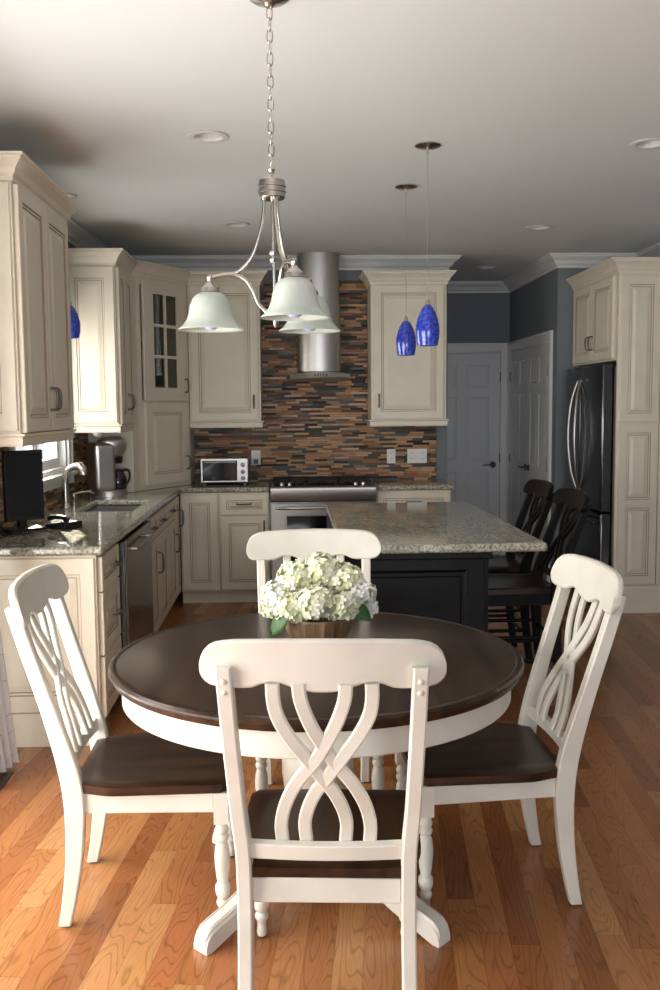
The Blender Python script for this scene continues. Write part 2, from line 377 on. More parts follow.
# casing helper: legs and head around an opening, in a local frame (x along wall, -y into the room, z up)
CASP = [(0, 0), (.018, .004), (.022, .02), (.014, .035), (.016, .07), (.022, .08), (0, .09)]
def casing(m, x0, x1, z0, z1, bottom=False):
    def leg(a0, a1, b0, b1): m.box(a0, a1, -.016, 0, b0, b1)
    w = .085
    leg(x0-w, x0, (z0-w if bottom else z0), z1+w); leg(x1, x1+w, (z0-w if bottom else z0), z1+w); leg(x0, x1, z1, z1+w)
    m.box(x0-w, x0-w+.022, -.026, -.016, (z0-w if bottom else z0), z1+w); m.box(x1+w-.022, x1+w, -.026, -.016, (z0-w if bottom else z0), z1+w)
    m.box(x0-w+.022, x1+w-.022, -.026, -.016, z1+w-.022, z1+w)
    if bottom: leg(x0, x1, z0-w, z0); m.box(x0-w-.004, x1+w+.004, -.05, -.016, z0-.026, z0-.004)

# kitchen window
w = thing('window_1', None, None, (XL, WY0, 0), PI/2, kind='structure'); W = WY1-WY0
m = MB(); casing(m, 0, W, WZ0, WZ1, True); 
m.box(0, .03, .002, T, WZ0, WZ1); m.box(W-.022, W, .002, T, WZ0, WZ1); m.box(.03, W-.022, .002, T, WZ0, WZ0+.03); m.box(.03, W-.022, .002, T, WZ1-.03, WZ1)
m.build('window_frame', TRIM, w, bevel=(.002, 2))
m = MB()
for a, b in ((.03, W/2-.004), (W/2+.004, W-.022)):
    m.box(a, a+.055, .045, .09, WZ0+.03, WZ1-.03); m.box(b-.055, b, .045, .09, WZ0+.03, WZ1-.03)
    m.box(a+.055, b-.055, .045, .09, WZ0+.03, WZ0+.09); m.box(a+.055, b-.055, .045, .09, WZ1-.085, WZ1-.03)
m.box(W/2-.02, W/2+.02, .035, .10, WZ0+.03, WZ1-.03)
m.build('window_sash', TRIM, w)
m = MB(); m.box(.08, W/2-.055, .065, .069, WZ0+.085, WZ1-.08); m.box(W/2+.055, W-.075, .065, .069, WZ0+.085, WZ1-.08); m.build('window_pane', PANE, w)
# patio door (left, mostly outside the frame)
w = thing('door_1', None, None, (XL, PY0, 0), PI/2, kind='structure'); W = PY1-PY0
m = MB(); casing(m, 0, W, 0, PZ1); m.box(0, .04, .002, T, 0, PZ1); m.box(W-.04, W, .002, T, 0, PZ1); m.box(.04, W-.04, .002, T, PZ1-.05, PZ1); m.box(.04, W-.04, .002, T, 0, .02)
m.build('door_frame', TRIM, w)
m = MB()
for a, b, y in ((.04, W/2+.04, .05), (W/2-.04, W-.04, .09)):
    m.box(a, a+.07, y, y+.035, .02, PZ1-.05); m.box(b-.07, b, y, y+.035, .02, PZ1-.05); m.box(a+.07, b-.07, y, y+.035, .02, .12); m.box(a+.07, b-.07, y, y+.035, PZ1-.13, PZ1-.05)
m.build('door_sash', TRIM, w)
m = MB(); m.box(.11, W/2-.03, .065, .07, .12, PZ1-.13); m.box(W/2+.03, W-.11, .105, .11, .12, PZ1-.13); m.build('door_pane', PANE, w)
# window behind the camera
w = thing('window_2', None, None, (RX1, YR, 0), PI, kind='structure'); W = RX1-RX0
m = MB(); casing(m, 0, W, RZ0, RZ1, True)
for a in (0, W/3-.02, 2*W/3-.02, W-.04): m.box(a, a+.04, .03, T, RZ0, RZ1)
m.box(.04, W-.04, .03, T, RZ0, RZ0+.05); m.box(.04, W-.04, .03, T, RZ1-.05, RZ1); m.build('window_frame', TRIM, w)

# hall doors
SIX = lambda w, h: [(.11, w/2-.05, h*.075, h*.42), (w/2+.05, w-.11, h*.075, h*.42), (.11, w/2-.05, h*.475, h*.79), (w/2+.05, w-.11, h*.475, h*.79), (.11, w/2-.05, h*.835, h*.945), (w/2+.05, w-.11, h*.835, h*.945)]
DP = [(.0, .001, 0), (.008, .007, 0), (.014, .007, 0), (.035, .002, 0)]
def lever(parent, x, z, dirn, yf):
    m = MB(); m.x = Matrix.Translation((x, yf, z)) @ Matrix.Rotation(PI/2, 4, 'X')
    m.lathe([(0, 0), (.032, 0), (.032, .006), (.026, .012), (.012, .016), (.010, .045), (0, .045)], seg=20)
    m.x = Matrix.Identity(4)
    m.tube(crv([(x, yf-.042, z), (x+dirn*.03, yf-.048, z+.004), (x+dirn*.07, yf-.046, z+.002), (x+dirn*.115, yf-.042, z-.006)], 5), [.009]*8+[.008]*8, 10)
    return m.build('door_handle', PEWT, parent, smooth=40)
def hdoor(n, loc, rotz, w, h, leaves):
    root = thing('door_%d' % n, None, None, loc, rotz, kind='structure')
    m = MB(); casing(m, 0, w, 0, h); m.box(0, w, -.010, -.001, h-.012, h); m.build('door_casing', TRIM, root, bevel=(.002, 1))
    lw = (w-.004*(leaves+1))/leaves
    for k in range(leaves):
        x0 = .004+k*(lw+.004); m = MB()
        pan = SIX(lw, h-.02) if leaves == 1 else [(a, b, c, d) for a, b, c, d in [(.075, lw/2-.03, h*.075, h*.42), (lw/2+.03, lw-.075, h*.075, h*.42), (.075, lw/2-.03, h*.475, h*.79), (lw/2+.03, lw-.075, h*.475, h*.79), (.075, lw/2-.03, h*.835, h*.945), (lw/2+.03, lw-.075, h*.835, h*.945)]]
        m.slab(x0, x0+lw, .008, h-.014, -.012, -.001, [(a+x0, b+x0, c, d) for a, b, c, d in pan], DP)
        lf = m.build('door_leaf', DOORW, root)
        if leaves == 1: lever(lf, x0+lw-.07, .93, -1, -.012)
        else: lever(lf, (x0+lw-.05) if k == 0 else x0+.05, .95, -1 if k == 0 else 1, -.012)
        m = MB()
        for z in (.25, 1.0, h-.25): m.tube([(x0+(lw if (leaves == 1 or k == 1) else 0), -.016, z-.045), (x0+(lw if (leaves == 1 or k == 1) else 0), -.016, z+.045)], .006, 8)
        m.build('hinge', PEWT, lf)
    return root
hdoor(2, (2.135-.79, YH, 0), 0, .79, 2.065, 1)
hdoor(3, (XH, 9.345, 0), -PI/2, 1.38, 2.065, 2)

# ------------------------------------------------------------------ cabinets
RP = [(.0, .001, 0), (.004, .007, 1), (.011, .007, 0), (.015, .004, 0), (.019, .008, 1), (.023, .008, 0), (.048, .001, 0)]
def pull(parent, x, z, yf, vert, L_=.10, mt=PEWT):
    m = MB(); h = L_/2
    pts = [(-h, 0), (-h, -.022), (-h+.008, -.030), (-h*.5, -.034), (0, -.035), (h*.5, -.034), (h-.008, -.030), (h, -.022), (h, 0)]
    path = [((x, yf+b, z+a) if vert else (x+a, yf+b, z)) for a, b in pts]
    m.tube(path, [.007, .005, .006, .0065, .007, .0065, .006, .005, .007], 8)
    return m.build('handle', mt, parent, smooth=50)
def cabinet(name, label, cat, loc, rotz, w, d, z0, z1, fronts, crown=None, rail=False, toe=0, ends=(), group=None, mats=None, body=True, hollow=False):
    mt = mats or [CAB, GLZ]; root = thing(name, label, cat, loc, rotz, group)
    if body:
        m = MB()
        if hollow: m.box(0, w, 0, d, z0+toe, .66); m.box(0, w, 0, .045, .66, z1); m.box(0, w, d-.1, d, .66, z1); m.box(0, .012, .045, d-.1, .66, z1); m.box(w-.012, w, .045, d-.1, .66, z1)
        else: m.box(0, w, 0, d, z0+toe, z1)
        m.build('body', mt, root, bevel=(.002, 1))
    if toe: m = MB(); m.box(0.0, w, .05 if toe > .08 else .02, d, 0.001, toe); m.build('toe_kick', mt, root)
    for fr in fronts:
        kind, a, b, c, e = fr[:5]; hd = fr[5] if len(fr) > 5 else None
        m = MB(); yf = -.021; fw = min(.06, (b-a)*.24, (e-c)*.28)
        if kind == 'glass':
            cx = (a+b)/2; fw = .07; g0, g1 = a+fw, b-fw; h0, h1 = c+fw, e-fw; gw = .011; zz = [h0+(h1-h0)*k/3 for k in range(4)]
            pan = [(p, q, zz[k]+(gw if k else 0), zz[k+1]-(gw if k < 2 else 0)) for k in range(3) for p, q in ((g0, cx-gw), (cx+gw, g1))]
            m.slab(a, b, c, e, yf, 0-.001, pan, None); dr = m.build('glass_door', mt, root)
            m = MB(); m.box(g0-.004, g1+.004, -.010, -.007, h0-.004, h1+.004); m.build('glass_pane', CPANE, dr)
        else:
            m.slab(a, b, c, e, yf, -.001, [(a+fw, b-fw, c+fw, e-fw)], RP if kind != 'small' else RP)
            dr = m.build({'door': 'door', 'drawer': 'drawer', 'small': 'drawer', 'panel': 'end_panel'}[kind], mt, root)
        if hd: pull(dr, hd[0], hd[1], yf, hd[2] == 'v', hd[3] if len(hd) > 3 else .10)
    if crown:
        cp = [(0, 0), (.010, 0), (.010, .018), (.020, .028), (.028, .050), (.048, .072), (.058, .080), (.058, .088), (.068, .092), (.068, .102), (0, .102)]
        path = {'both': [(0, d), (0, 0), (w, 0), (w, d)], 'left': [(0, d), (0, 0), (w, 0)], 'right': [(0, 0), (w, 0), (w, d)], 'front': [(0, 0), (w, 0)]}[crown]
        m = MB(); m.sweep([(o, z1-.005+z) for o, z in cp], path); m.box(.001, w-.001, .001, d-.001, z1+.06, z1+.095); m.build('crown_moulding', mt, root)
    if rail:
        m = MB(); m.sweep([(0, z0-.035), (.006, z0-.035), (.010, z0-.025), (.010, z0+.004), (.022, z0+.010), (.022, z0+.018), (0, z0+.018)], {'both': [(0, d), (0, 0), (w, 0), (w, d)], 'left': [(0, d), (0, 0), (w, 0)], 'right': [(0, 0), (w, 0), (w, d)], 'front': [(0, 0), (w, 0)]}[rail])
        m.box(.001, w-.001, .02, .04, z0-.03, z0-.002); m.build('light_rail', mt, root)
    for side in ends:   # raised side panels
        m = MB()
        m.x = (Matrix.Translation((0, d, 0)) @ Matrix.Rotation(-PI/2, 4, 'Z')) if side == 'L' else (Matrix.Translation((w, 0, 0)) @ Matrix.Rotation(PI/2, 4, 'Z'))
        zz0 = z0+toe+(.03 if toe else .03); 
        if toe: zz0 = z0+toe+.06
        m.slab(.008, d-.008, zz0, z1-.012, -.014, -.0005, [(.07, d-.07, zz0+.075, z1-.085)], RP)
        if toe: m.box(.0, d, -.016, -.0005, 0.001, z0+toe+.055)
        m.build('end_panel', mt, root)
    return root
UZ0, UZ1 = 1.402, 2.492
UD = .320
# left wall uppers (front faces +X -> rotz 90deg; local x = +Y)
XU = XL+.002+UD+.012
cabinet('wall_cabinet', 'cream two-door wall cabinet at the left edge, nearest the camera, left of the sink window', 'cabinet', (XU, 4.03, 0), PI/2, .93, UD+.012, UZ0, UZ1-.025,
        [('door', .022, .463, UZ0+.022, UZ1-.037, (.435, UZ0+.17, 'v')), ('door', .467, .908, UZ0+.022, UZ1-.037, (.495, UZ0+.17, 'v'))], 'both', 'both', ends=('L',))
cabinet('wall_cabinet', 'cream wall cabinet between the sink window and the corner tower, its side brightly lit', 'cabinet', (XU, 6.345, 0), PI/2, .55, UD+.012, UZ0, UZ1-.025,
        [('door', .022, .273, UZ0+.022, UZ1-.037, (.255, UZ0+.17, 'v')), ('door', .277, .528, UZ0+.022, UZ1-.037, (.305, UZ0+.17, 'v'))], 'left', 'left', ends=('L',))
# corner tower standing on the counter
tx, ty, DX, DY = -1.105, 7.005, .318, .530; ta = math.atan2(DY, DX); TW = math.hypot(DX, DY); Z0T = .918
root = thing('corner_cabinet', 'tall cream corner cabinet standing on the counter, glass door above a solid door', 'cabinet', (tx, ty, 0), ta)
inv = Matrix.Rotation(-ta, 4, 'Z') @ Matrix.Translation((-tx, -ty, 0))
def tower_out(z0, z1, m, poly):
    n = len(poly); vs = [inv @ Vector((x, y, z)) for z in (z0, z1) for x, y in poly]
    m.add([tuple(v) for v in vs], [tuple(range(n))[::-1], tuple(range(n, 2*n))]+[(j, (j+1) % n, n+(j+1) % n, n+j) for j in range(n)])
poly = [(XL+.003, 6.905), (-1.135, 6.905), (tx, ty), (tx+DX, ty+DY), (-.787, YB-.012), (XL+.003, YB-.012)]
m = MB(); tower_out(Z0T, 1.585, m, poly); tower_out(2.43, UZ1, m, poly)
# walls of the glazed upper compartment, leaving the front open
m.box(0, .05, 0, .02, 1.585, 2.43); m.box(TW-.05, TW, 0, .02, 1.585, 2.43)
def wallseg(a, b, th=.015):
    A, B = inv @ Vector((*a, 0)), inv @ Vector((*b, 0)); dd = (B-A).normalized(); nn = Vector((-dd.y, dd.x, 0))*th
    q = [A, B, B+nn, A+nn]; m.add([(p.x, p.y, z) for z in (1.585, 2.43) for p in q], [(3, 2, 1, 0), (4, 5, 6, 7)]+[(j, (j+1) % 4, 4+(j+1) % 4, 4+j) for j in range(4)])
for a, b in zip(poly, poly[1:]+poly[:1]):
    if a != poly[2]: wallseg(a, b)
m.build('body', [CAB, GLZ], root)
m = MB()
tower_out(2.00, 2.012, m, [(XL+.03, 6.94), (-1.15, 6.94), (tx-.005, ty+.04), (tx+.28, ty+.52), (-.82, YB-.04), (XL+.03, YB-.04)]); m.build('shelf', CABIN, root)
for nm, c, e, hz in (('glass', 1.582, UZ1-.03, 1.70), ('door', Z0T+.035, 1.568, 1.10)):
    a, b = .062, TW-.045; m = MB()
    if nm == 'glass':
        cx = (a+b)/2; h0, h1 = c+.10, e-.085; g0, g1 = a+.115, b-.115; zz = [h0+(h1-h0)*k/3 for k in range(4)]; gw = .011
        m.slab(a, b, c, e, -.021, -.001, [(p, q, zz[k]+(gw if k else 0), zz[k+1]-(gw if k < 2 else 0)) for k in range(3) for p, q in ((g0, cx-gw), (cx+gw, g1))], None)
        dr = m.build('glass_door', [CAB, GLZ], root); m = MB(); m.box(g0-.004, g1+.004, -.010, -.006, h0-.004, h1+.004); m.build('glass_pane', CPANE, dr)
    else:
        m.slab(a, b, c, e, -.021, -.001, [(a+.075, b-.075, c+.075, e-.075)], RP); dr = m.build('door', [CAB, GLZ], root)
    pull(dr, b-.03, hz, -.021, True)
cp = [(0, 0), (.010, 0), (.010, .018), (.020, .028), (.028, .050), (.048, .072), (.058, .080), (.058, .088), (.068, .092), (.068, .102), (0, .102)]
m = MB(); pth = [tuple((inv @ Vector((x, y, 0))).xy) for x, y in ((-1.135, 6.975), (tx, ty), (tx+DX, ty+DY), (-.79, 7.46))][:3]
m.sweep([(o, UZ1-.005+z) for o, z in cp], pth[0:3]); tower_out(UZ1+.05, UZ1+.09, m, poly); m.build('crown_moulding', [CAB, GLZ], root)

BF = YB-.002-UD   # front plane of back uppers
cabinet('wall_cabinet', 'cream single-door wall cabinet between the glass-door corner tower and the range hood', 'cabinet', (-.783, BF, 0), 0, .566, UD, UZ0, UZ1,
        [('door', .02, .546, UZ0+.022, UZ1-.012, (.51, UZ0+.17, 'v'))], 'right', 'right')
cabinet('wall_cabinet', 'cream single-door wall cabinet right of the range hood, behind the blue pendants', 'cabinet', (.662, BF, 0), 0, .605, UD, UZ0, UZ1,
        [('door', .02, .58, UZ0+.022, UZ1-.012, (.06, UZ0+.17, 'v'))], 'both', 'both')
# base cabinets
BX = -.870; BD = BX-(XL+.002); BH = .873
def BY(y0): return (BX, y0, 0)
cabinet('drawer_cabinet', 'cream three-drawer base cabinet at the near end of the left counter', 'cabinet', BY(4.205), PI/2, .46, BD, 0, BH,
        [('small', .03, .45, .70, .858, (.29, .785, 'h', .09)), ('small', .03, .45, .405, .692, (.29, .55, 'h', .09)), ('small', .03, .45, .12, .397, (.29, .26, 'h', .09))], toe=.10, ends=('L',))
# dishwasher
root = thing('dishwasher', 'stainless dishwasher with a dark mirror front under the left counter', 'dishwasher', BY(4.672), PI/2)
m = MB(); m.box(.004, .926, .0, BD, .10, BH); m.box(.004, .926, .05, BD, .001, .10); m.build('body', BLKP, root)
m = MB(); m.box(.006, .924, -.045, -.001, .115, .862); m.build('door', DKSTEEL, root, bevel=(.006, 3))
m = MB(); m.box(.006, .05, -.05, -.0455, .115, .862); m.build('edge_trim', STEEL, root, bevel=(.002, 2))
m = MB(); m.tube([(.20, -.046, .80), (.20, -.075, .80), (.22, -.08, .80), (.68, -.08, .80), (.70, -.075, .80), (.70, -.046, .80)], .009, 10); m.build('handle', STEEL, root, smooth=50)
cabinet('sink_cabinet', 'cream sink base cabinet with false drawer fronts beside the dishwasher', 'cabinet', BY(5.615), PI/2, .87, BD, 0, BH,
        [('small', .012, .43, .715, .858, (.17, .79, 'h', .09)), ('small', .435, .86, .715, .858, (.60, .79, 'h', .09)),
         ('door', .012, .43, .115, .707, (.395, .54, 'v', .13)), ('door', .435, .86, .115, .707)], toe=.10, hollow=True)
cabinet('base_cabinet', 'cream base cabinet in the back left corner of the left counter run', 'cabinet', BY(6.487), PI/2, .745, BD, 0, BH,
        [('small', .012, .50, .715, .858, (.25, .795, 'h', .09)), ('door', .012, .50, .115, .707, (.46, .53, 'v', .13)), ('door', .505, .738, .115, .858, (.70, .69, 'v', .12))], toe=.10)
BYF = 7.265; BDD = YB-.002-BYF
cabinet('base_cabinet', 'cream base cabinet with one full-height door, left of the range in the back corner', 'cabinet', (BX+.024, BYF, 0), 0, .30, BDD, 0, BH,
        [('door', .012, .288, .115, .858)], toe=.10)
cabinet('base_cabinet', 'cream base cabinet with a drawer over a door directly left of the range', 'cabinet', (BX+.326, BYF, 0), 0, .388, BDD, 0, BH,
        [('small', .010, .378, .70, .858, (.19, .785, 'h', .11)), ('door', .010, .378, .115, .692, (.345, .60, 'v'))], toe=.10)
cabinet('base_cabinet', 'cream base cabinet right of the range, its drawers just above the island top', 'cabinet', (.674, BYF, 0), 0, .585, BDD, 0, BH,
        [('small', .010, .575, .70, .858, (.29, .785, 'h', .11)), ('door', .010, .29, .115, .692, (.26, .60, 'v')), ('door', .294, .575, .115, .692, (.33, .60, 'v'))], toe=.10)
# countertops
CZ0, CZ1 = .875, .915
SX0, SX1, SY0, SY1 = -1.29, -.95, 5.645, 6.33
def counter_keep(x, y):
    if x < -.835: return not (SX0 < x < SX1 and SY0 < y < SY1)
    return y > 7.235
m = MB(); m.plate([XL+.003, SX0, SX1, -.835, -.154], [4.17, SY0, SY1, 7.235, YB-.003], counter_keep, CZ0, CZ1)
tag(m.build('granite_countertop', GRAN, bevel=(.012, 3)), 'L-shaped speckled granite worktop along the left wall and back corner', 'countertop')
m = MB(); m.box(.672, 1.285, 7.235, YB-.003, CZ0, CZ1)
tag(m.build('granite_countertop', GRAN, bevel=(.012, 3)), 'short granite worktop between the range and the hallway', 'countertop')
# sink
root = thing('kitchen_sink', 'undermount stainless double-bowl sink in the left granite counter', 'sink', (SX0, SY0, .689))
m = MB(); sw, sl = SX1-SX0, SY1-SY0
m.plate([-.02, -.002, sw+.002, sw+.02], [-.02, -.002, sl/2-.012, sl/2+.012, sl+.002, sl+.02], lambda x, y: not (0 < x < sw and (0 < y < sl/2-.012 or sl/2+.012 < y < sl)), .0, .184)
m.box(-.02, sw+.02, -.02, sl+.02, -.01, 0); m.build('basin', STEEL, root)
for k in (.25, .75):
    m = MB(); m.lathe([(0, .001), (.04, .001), (.045, .004), (.03, .004), (.025, .002), (0, .002)], (sw/2, sl*k, 0), 20); m.build('drain', PEWT, root, smooth=30)
# backsplashes
m = MB(); m.box(-.784, 1.237, YB-.0095, YB-.001, CZ1+.001, 1.365); m.box(-.213, .659, YB-.0095, YB-.001, 1.365, 2.56)
tag(m.build('tile_backsplash', MOS), 'thin-strip brown and slate mosaic backsplash behind the range and hood', 'backsplash')
m = MB(); m.plate(sorted([4.18, WY0-.092, WY1+.072, 6.90]), [CZ1+.001, WZ0-.09, 1.363], lambda y, z: not (WY0-.09 < y < WY1+.09 and z > WZ0-.09), .001, .0095, f=wx(XL))
tag(m.build('tile_backsplash', MOS), 'thin-strip mosaic backsplash around the sink window above the left counter', 'backsplash')

# range
root = thing('gas_range', 'stainless slide-in gas range with black grates under the steel hood', 'range', (-.148, 7.225, 0)); RW = .814
m = MB(); m.box(0, RW, .03, .62, .002, .872); m.build('body', STEEL, root)
m = MB(); m.box(0, RW, .0, .625, .872, .918); m.build('cooktop', BGL, root, bevel=(.006, 2))
m = MB(); m.prism([(0, .795), (-.03, .81), (-.055, .895), (-.05, .912), (-.035, .92), (.0, .92)], 0, RW, f=lambda x, y, z: (y, x+0.0, z)); m.build('control_panel', STEEL, root, bevel=(.002, 1))
for x, y in ((.09, .055), (.15, .055), (RW-.15, .055), (RW-.09, .055)):
    m = MB(); m.lathe([(0, 0), (.020, 0), (.021, .006), (.017, .022), (.015, .026), (0, .026)], (x, y, .9185), 18); m.build('knob', NICK, root, smooth=40)
for k in range(3):
    a = .02+k*(RW-.04)/3; b = a+(RW-.04)/3-.008; m = MB(); g = .006
    for x in (a+.006, (a+b)/2, b-.006): m.box(x-g, x+g, .10, .58, .942, .954)
    for y in (.106, .22, .34, .46, .574): m.box(a, b, y-g, y+g, .940, .952)
    for x in (a+.01, b-.01):
        for y in (.11, .57): m.box(x-g, x+g, y-g, y+g, .919, .942)
    m.build('grate', IRON, root)
for x, y in ((.16, .2), (.16, .46), (.41, .33), (.66, .2), (.66, .46)):
    m = MB(); m.lathe([(0, 0), (.04, 0), (.04, .008), (.028, .012), (.028, .017), (0, .018)], (x, y, .919), 20); m.build('burner', IRON, root, smooth=40)
m = MB(); m.slab(.01, RW-.01, .20, .788, -.03, .029, [(.115, RW-.115, .33, .70)], [(.004, .006, 0)]); dr = m.build('oven_door', WPL if False else STEEL, root)
m = MB(); m.box(.125, RW-.125, -.0262, -.0245, .34, .69); m.build('oven_window', BGL, dr)
m = MB(); m.tube([(.05, -.031, .755), (.05, -.07, .757), (.07, -.078, .757), (RW-.07, -.078, .757), (RW-.05, -.07, .757), (RW-.05, -.031, .755)], .012, 12); m.build('handle', NICK, dr, smooth=50)
m = MB(); m.box(.01, RW-.01, -.025, .029, .05, .19); m.build('warming_drawer', STEEL, root, bevel=(.004, 2))
# hood
root = thing('range_hood', 'stainless steel chimney range hood with a curved visor rising to the ceiling', 'range hood', (.252, YB-.011, 1.735))
m = MB(); 
for hw_, dp, za, zb in ((.172, .28, .075, .61), (.166, .272, .61, HW-1.737)):
    pl = [(hw_*math.sin(PI/2*t/10), -dp+.07*(1-math.cos(PI/2*t/10))) for t in range(-10, 11)]+[(hw_, 0), (-hw_, 0)]
    n = len(pl); m.add([(x, y, z) for z in (za, zb) for x, y in pl], [tuple(range(n))[::-1], tuple(range(n, 2*n))]+[(j, (j+1) % n, n+(j+1) % n, n+j) for j in range(n)])
m.build('chimney', STEELH, root, smooth=30)
m = MB(); n = 24; rg_ = []
for i in range(n+1):
    u = -1+2*i/n; x = .236*u; yf = -.42-.12*(1-u*u); zt_ = .050+.016*(1-u*u); rg_.append([(x, yf, .012), (x, yf-.004, .020), (x, yf+.012, zt_-.004), (x, yf+.03, zt_), (x, 0, .070), (x, 0, .0), (x, yf+.06, .0)])
m.loft(rg_); m.build('visor', STEELC, root, smooth=40)
m = MB()
for k in range(5): m.box(-.05+k*.022, -.038+k*.022, -.5425, -.532, .030, .044)
m.build('control_buttons', BLKP, root)

# ------------------------------------------------------------------ island
root = thing('kitchen_island', 'black panelled kitchen island base under the granite top', 'island', (.25, 4.165, 0)); IW, IL = .625, 1.69
m = MB(); m.box(0, IW, 0, IL, .10, .873); m.box(.03, IW-.03, .03, IL-.03, .001, .10); m.build('body', BLK, root)
def island_side(mx, w, n, nm='side_panel'):
    m = MB(); m.x = mx; pw = w/n
    for k in range(n): m.slab(k*pw+.002, (k+1)*pw-.002, .002, .871, -.02, -.001, [(k*pw+.075, (k+1)*pw-.075, .15, .79)], [(.0, .002, 0), (.008, .012, 0), (.016, .016, 0), (.030, .016, 0), (.036, .010, 0), (.075, .010, 0)])
    m.build(nm, BLK, root)
island_side(Matrix.Identity(4), IW, 1, 'end_panel')
island_side(Matrix.Translation((0, IL, 0)) @ Matrix.Rotation(-PI/2, 4, 'Z'), IL, 3)
island_side(Matrix.Translation((IW, 0, 0)) @ Matrix.Rotation(PI/2, 4, 'Z'), IL, 3)
m = MB(); m.lathe([(0, .10), (.022, .10), (.022, .16), (.018, .17), (.024, .19), (.018, .21), (.022, .25), (.024, .5), (.022, .72), (.018, .76), (.024, .78), (.018, .80), (.022, .81), (.022, .872), (0, .872)], (IW-.02, -.034, 0), 14)
m = MB(); m.box(-.03, IW+.03, -.04, -.0205, .84, .873); m.box(-.03, IW+.03, -.035, -.0205, 0.001, .09); m.build('moulding', BLK, root, bevel=(.006, 2))
m = MB(); m.box(.225, 1.143, 4.08, 5.94, CZ0, CZ1)
tag(m.build('granite_countertop', GRAN, bevel=(.014, 3)), 'large speckled granite island top overhanging towards the black stools', 'countertop')

# ------------------------------------------------------------------ fridge wall
root = thing('refrigerator', 'dark stainless french-door refrigerator with curved bar handles in the right-hand cabinet bay', 'refrigerator', (2.347, 7.61, 0), -PI/2); FW = .89
m = MB(); m.box(0, FW, 0, .575, .03, 1.785); m.box(.03, FW-.03, .03, .5, .001, .03); m.build('body', PEWT, root)
for a, b in ((.004, .366), (.372, FW-.004)):
    m = MB(); m.box(a, b, -.085, -.006, .74, 1.815); m.build('door', DKSTEEL, root, bevel=(.012, 3))
m = MB(); m.box(.004, FW-.004, -.085, -.006, .06, .73); m.build('freezer_drawer', DKSTEEL, root, bevel=(.012, 3))
for s_ in (-1, 1):
    xc = .369+s_*.03; m = MB()
    m.tube(crv([(xc, -.086, .87), (xc, -.10, .89), (xc+s_*.035, -.135, 1.05), (xc+s_*.05, -.15, 1.29), (xc+s_*.035, -.135, 1.53), (xc, -.10, 1.69), (xc, -.086, 1.71)], 6), .0115, 10)
    m.build('handle', STEEL, root, smooth=50)
m = MB(); m.tube(crv([(.06, -.086, .66), (.07, -.13, .665), (.45, -.15, .665), (.83, -.13, .665), (.84, -.086, .66)], 6), .011, 10); m.build('handle', PEWT, root, smooth=50)
m = MB(); m.box(.50, .56, -.0865, -.0845, 1.70, 1.72); m.build('badge', NICK, root)
# over-fridge cabinet + pantry tower
UZL = UZ0; FX = 2.36; UZ1 = 2.458
cabinet('fridge_cabinet', 'cream two-door cabinet above the refrigerator', 'cabinet', (FX, 7.76, 0), -PI/2, 1.012, XR-FX-.003, 1.842, UZ1,
        [('door', .05, .520, 1.858, UZ1-.012, (.49, 1.995, 'v')), ('door', .525, .990, 1.858, UZ1-.012, (.555, 1.995, 'v'))], 'front')
root = thing('pantry_cabinet', 'tall cream raised-panel pantry cabinet beside the refrigerator at the right edge', 'cabinet', (FX, 6.70, 0))
pw = XR-.003-FX
m = MB(); m.box(0, pw, 0, .018, .001, UZ1); m.build('body', [CAB, GLZ], root)
for a, b in ((.018, .304), (.310, .56)):
    m = MB(); m.slab(a, b, 1.40, UZ1-.02, -.021, -.001, [(a+.055, b-.055, 1.46, UZ1-.085)], RP); m.build('door', [CAB, GLZ], root)
    m = MB(); m.slab(a, b, .215, 1.385, -.021, -.001, [(a+.055, b-.055, .275, .775), (a+.055, b-.055, .835, 1.32)], RP); m.build('door', [CAB, GLZ], root)
m = MB(); m.sweep([(0, .001), (.024, .001), (.024, .18), (.014, .20), (0, .205)], [(0, 0), (pw, 0)]); m.build('base_trim', CAB, root)
m = MB(); m.sweep([(o, UZ1-.005+z) for o, z in cp], [(0, .018), (0, 0), (pw, 0)]); m.box(.001, pw, .001, .017, UZ1, UZ1+.09); m.build('crown_moulding', [CAB, GLZ], root)

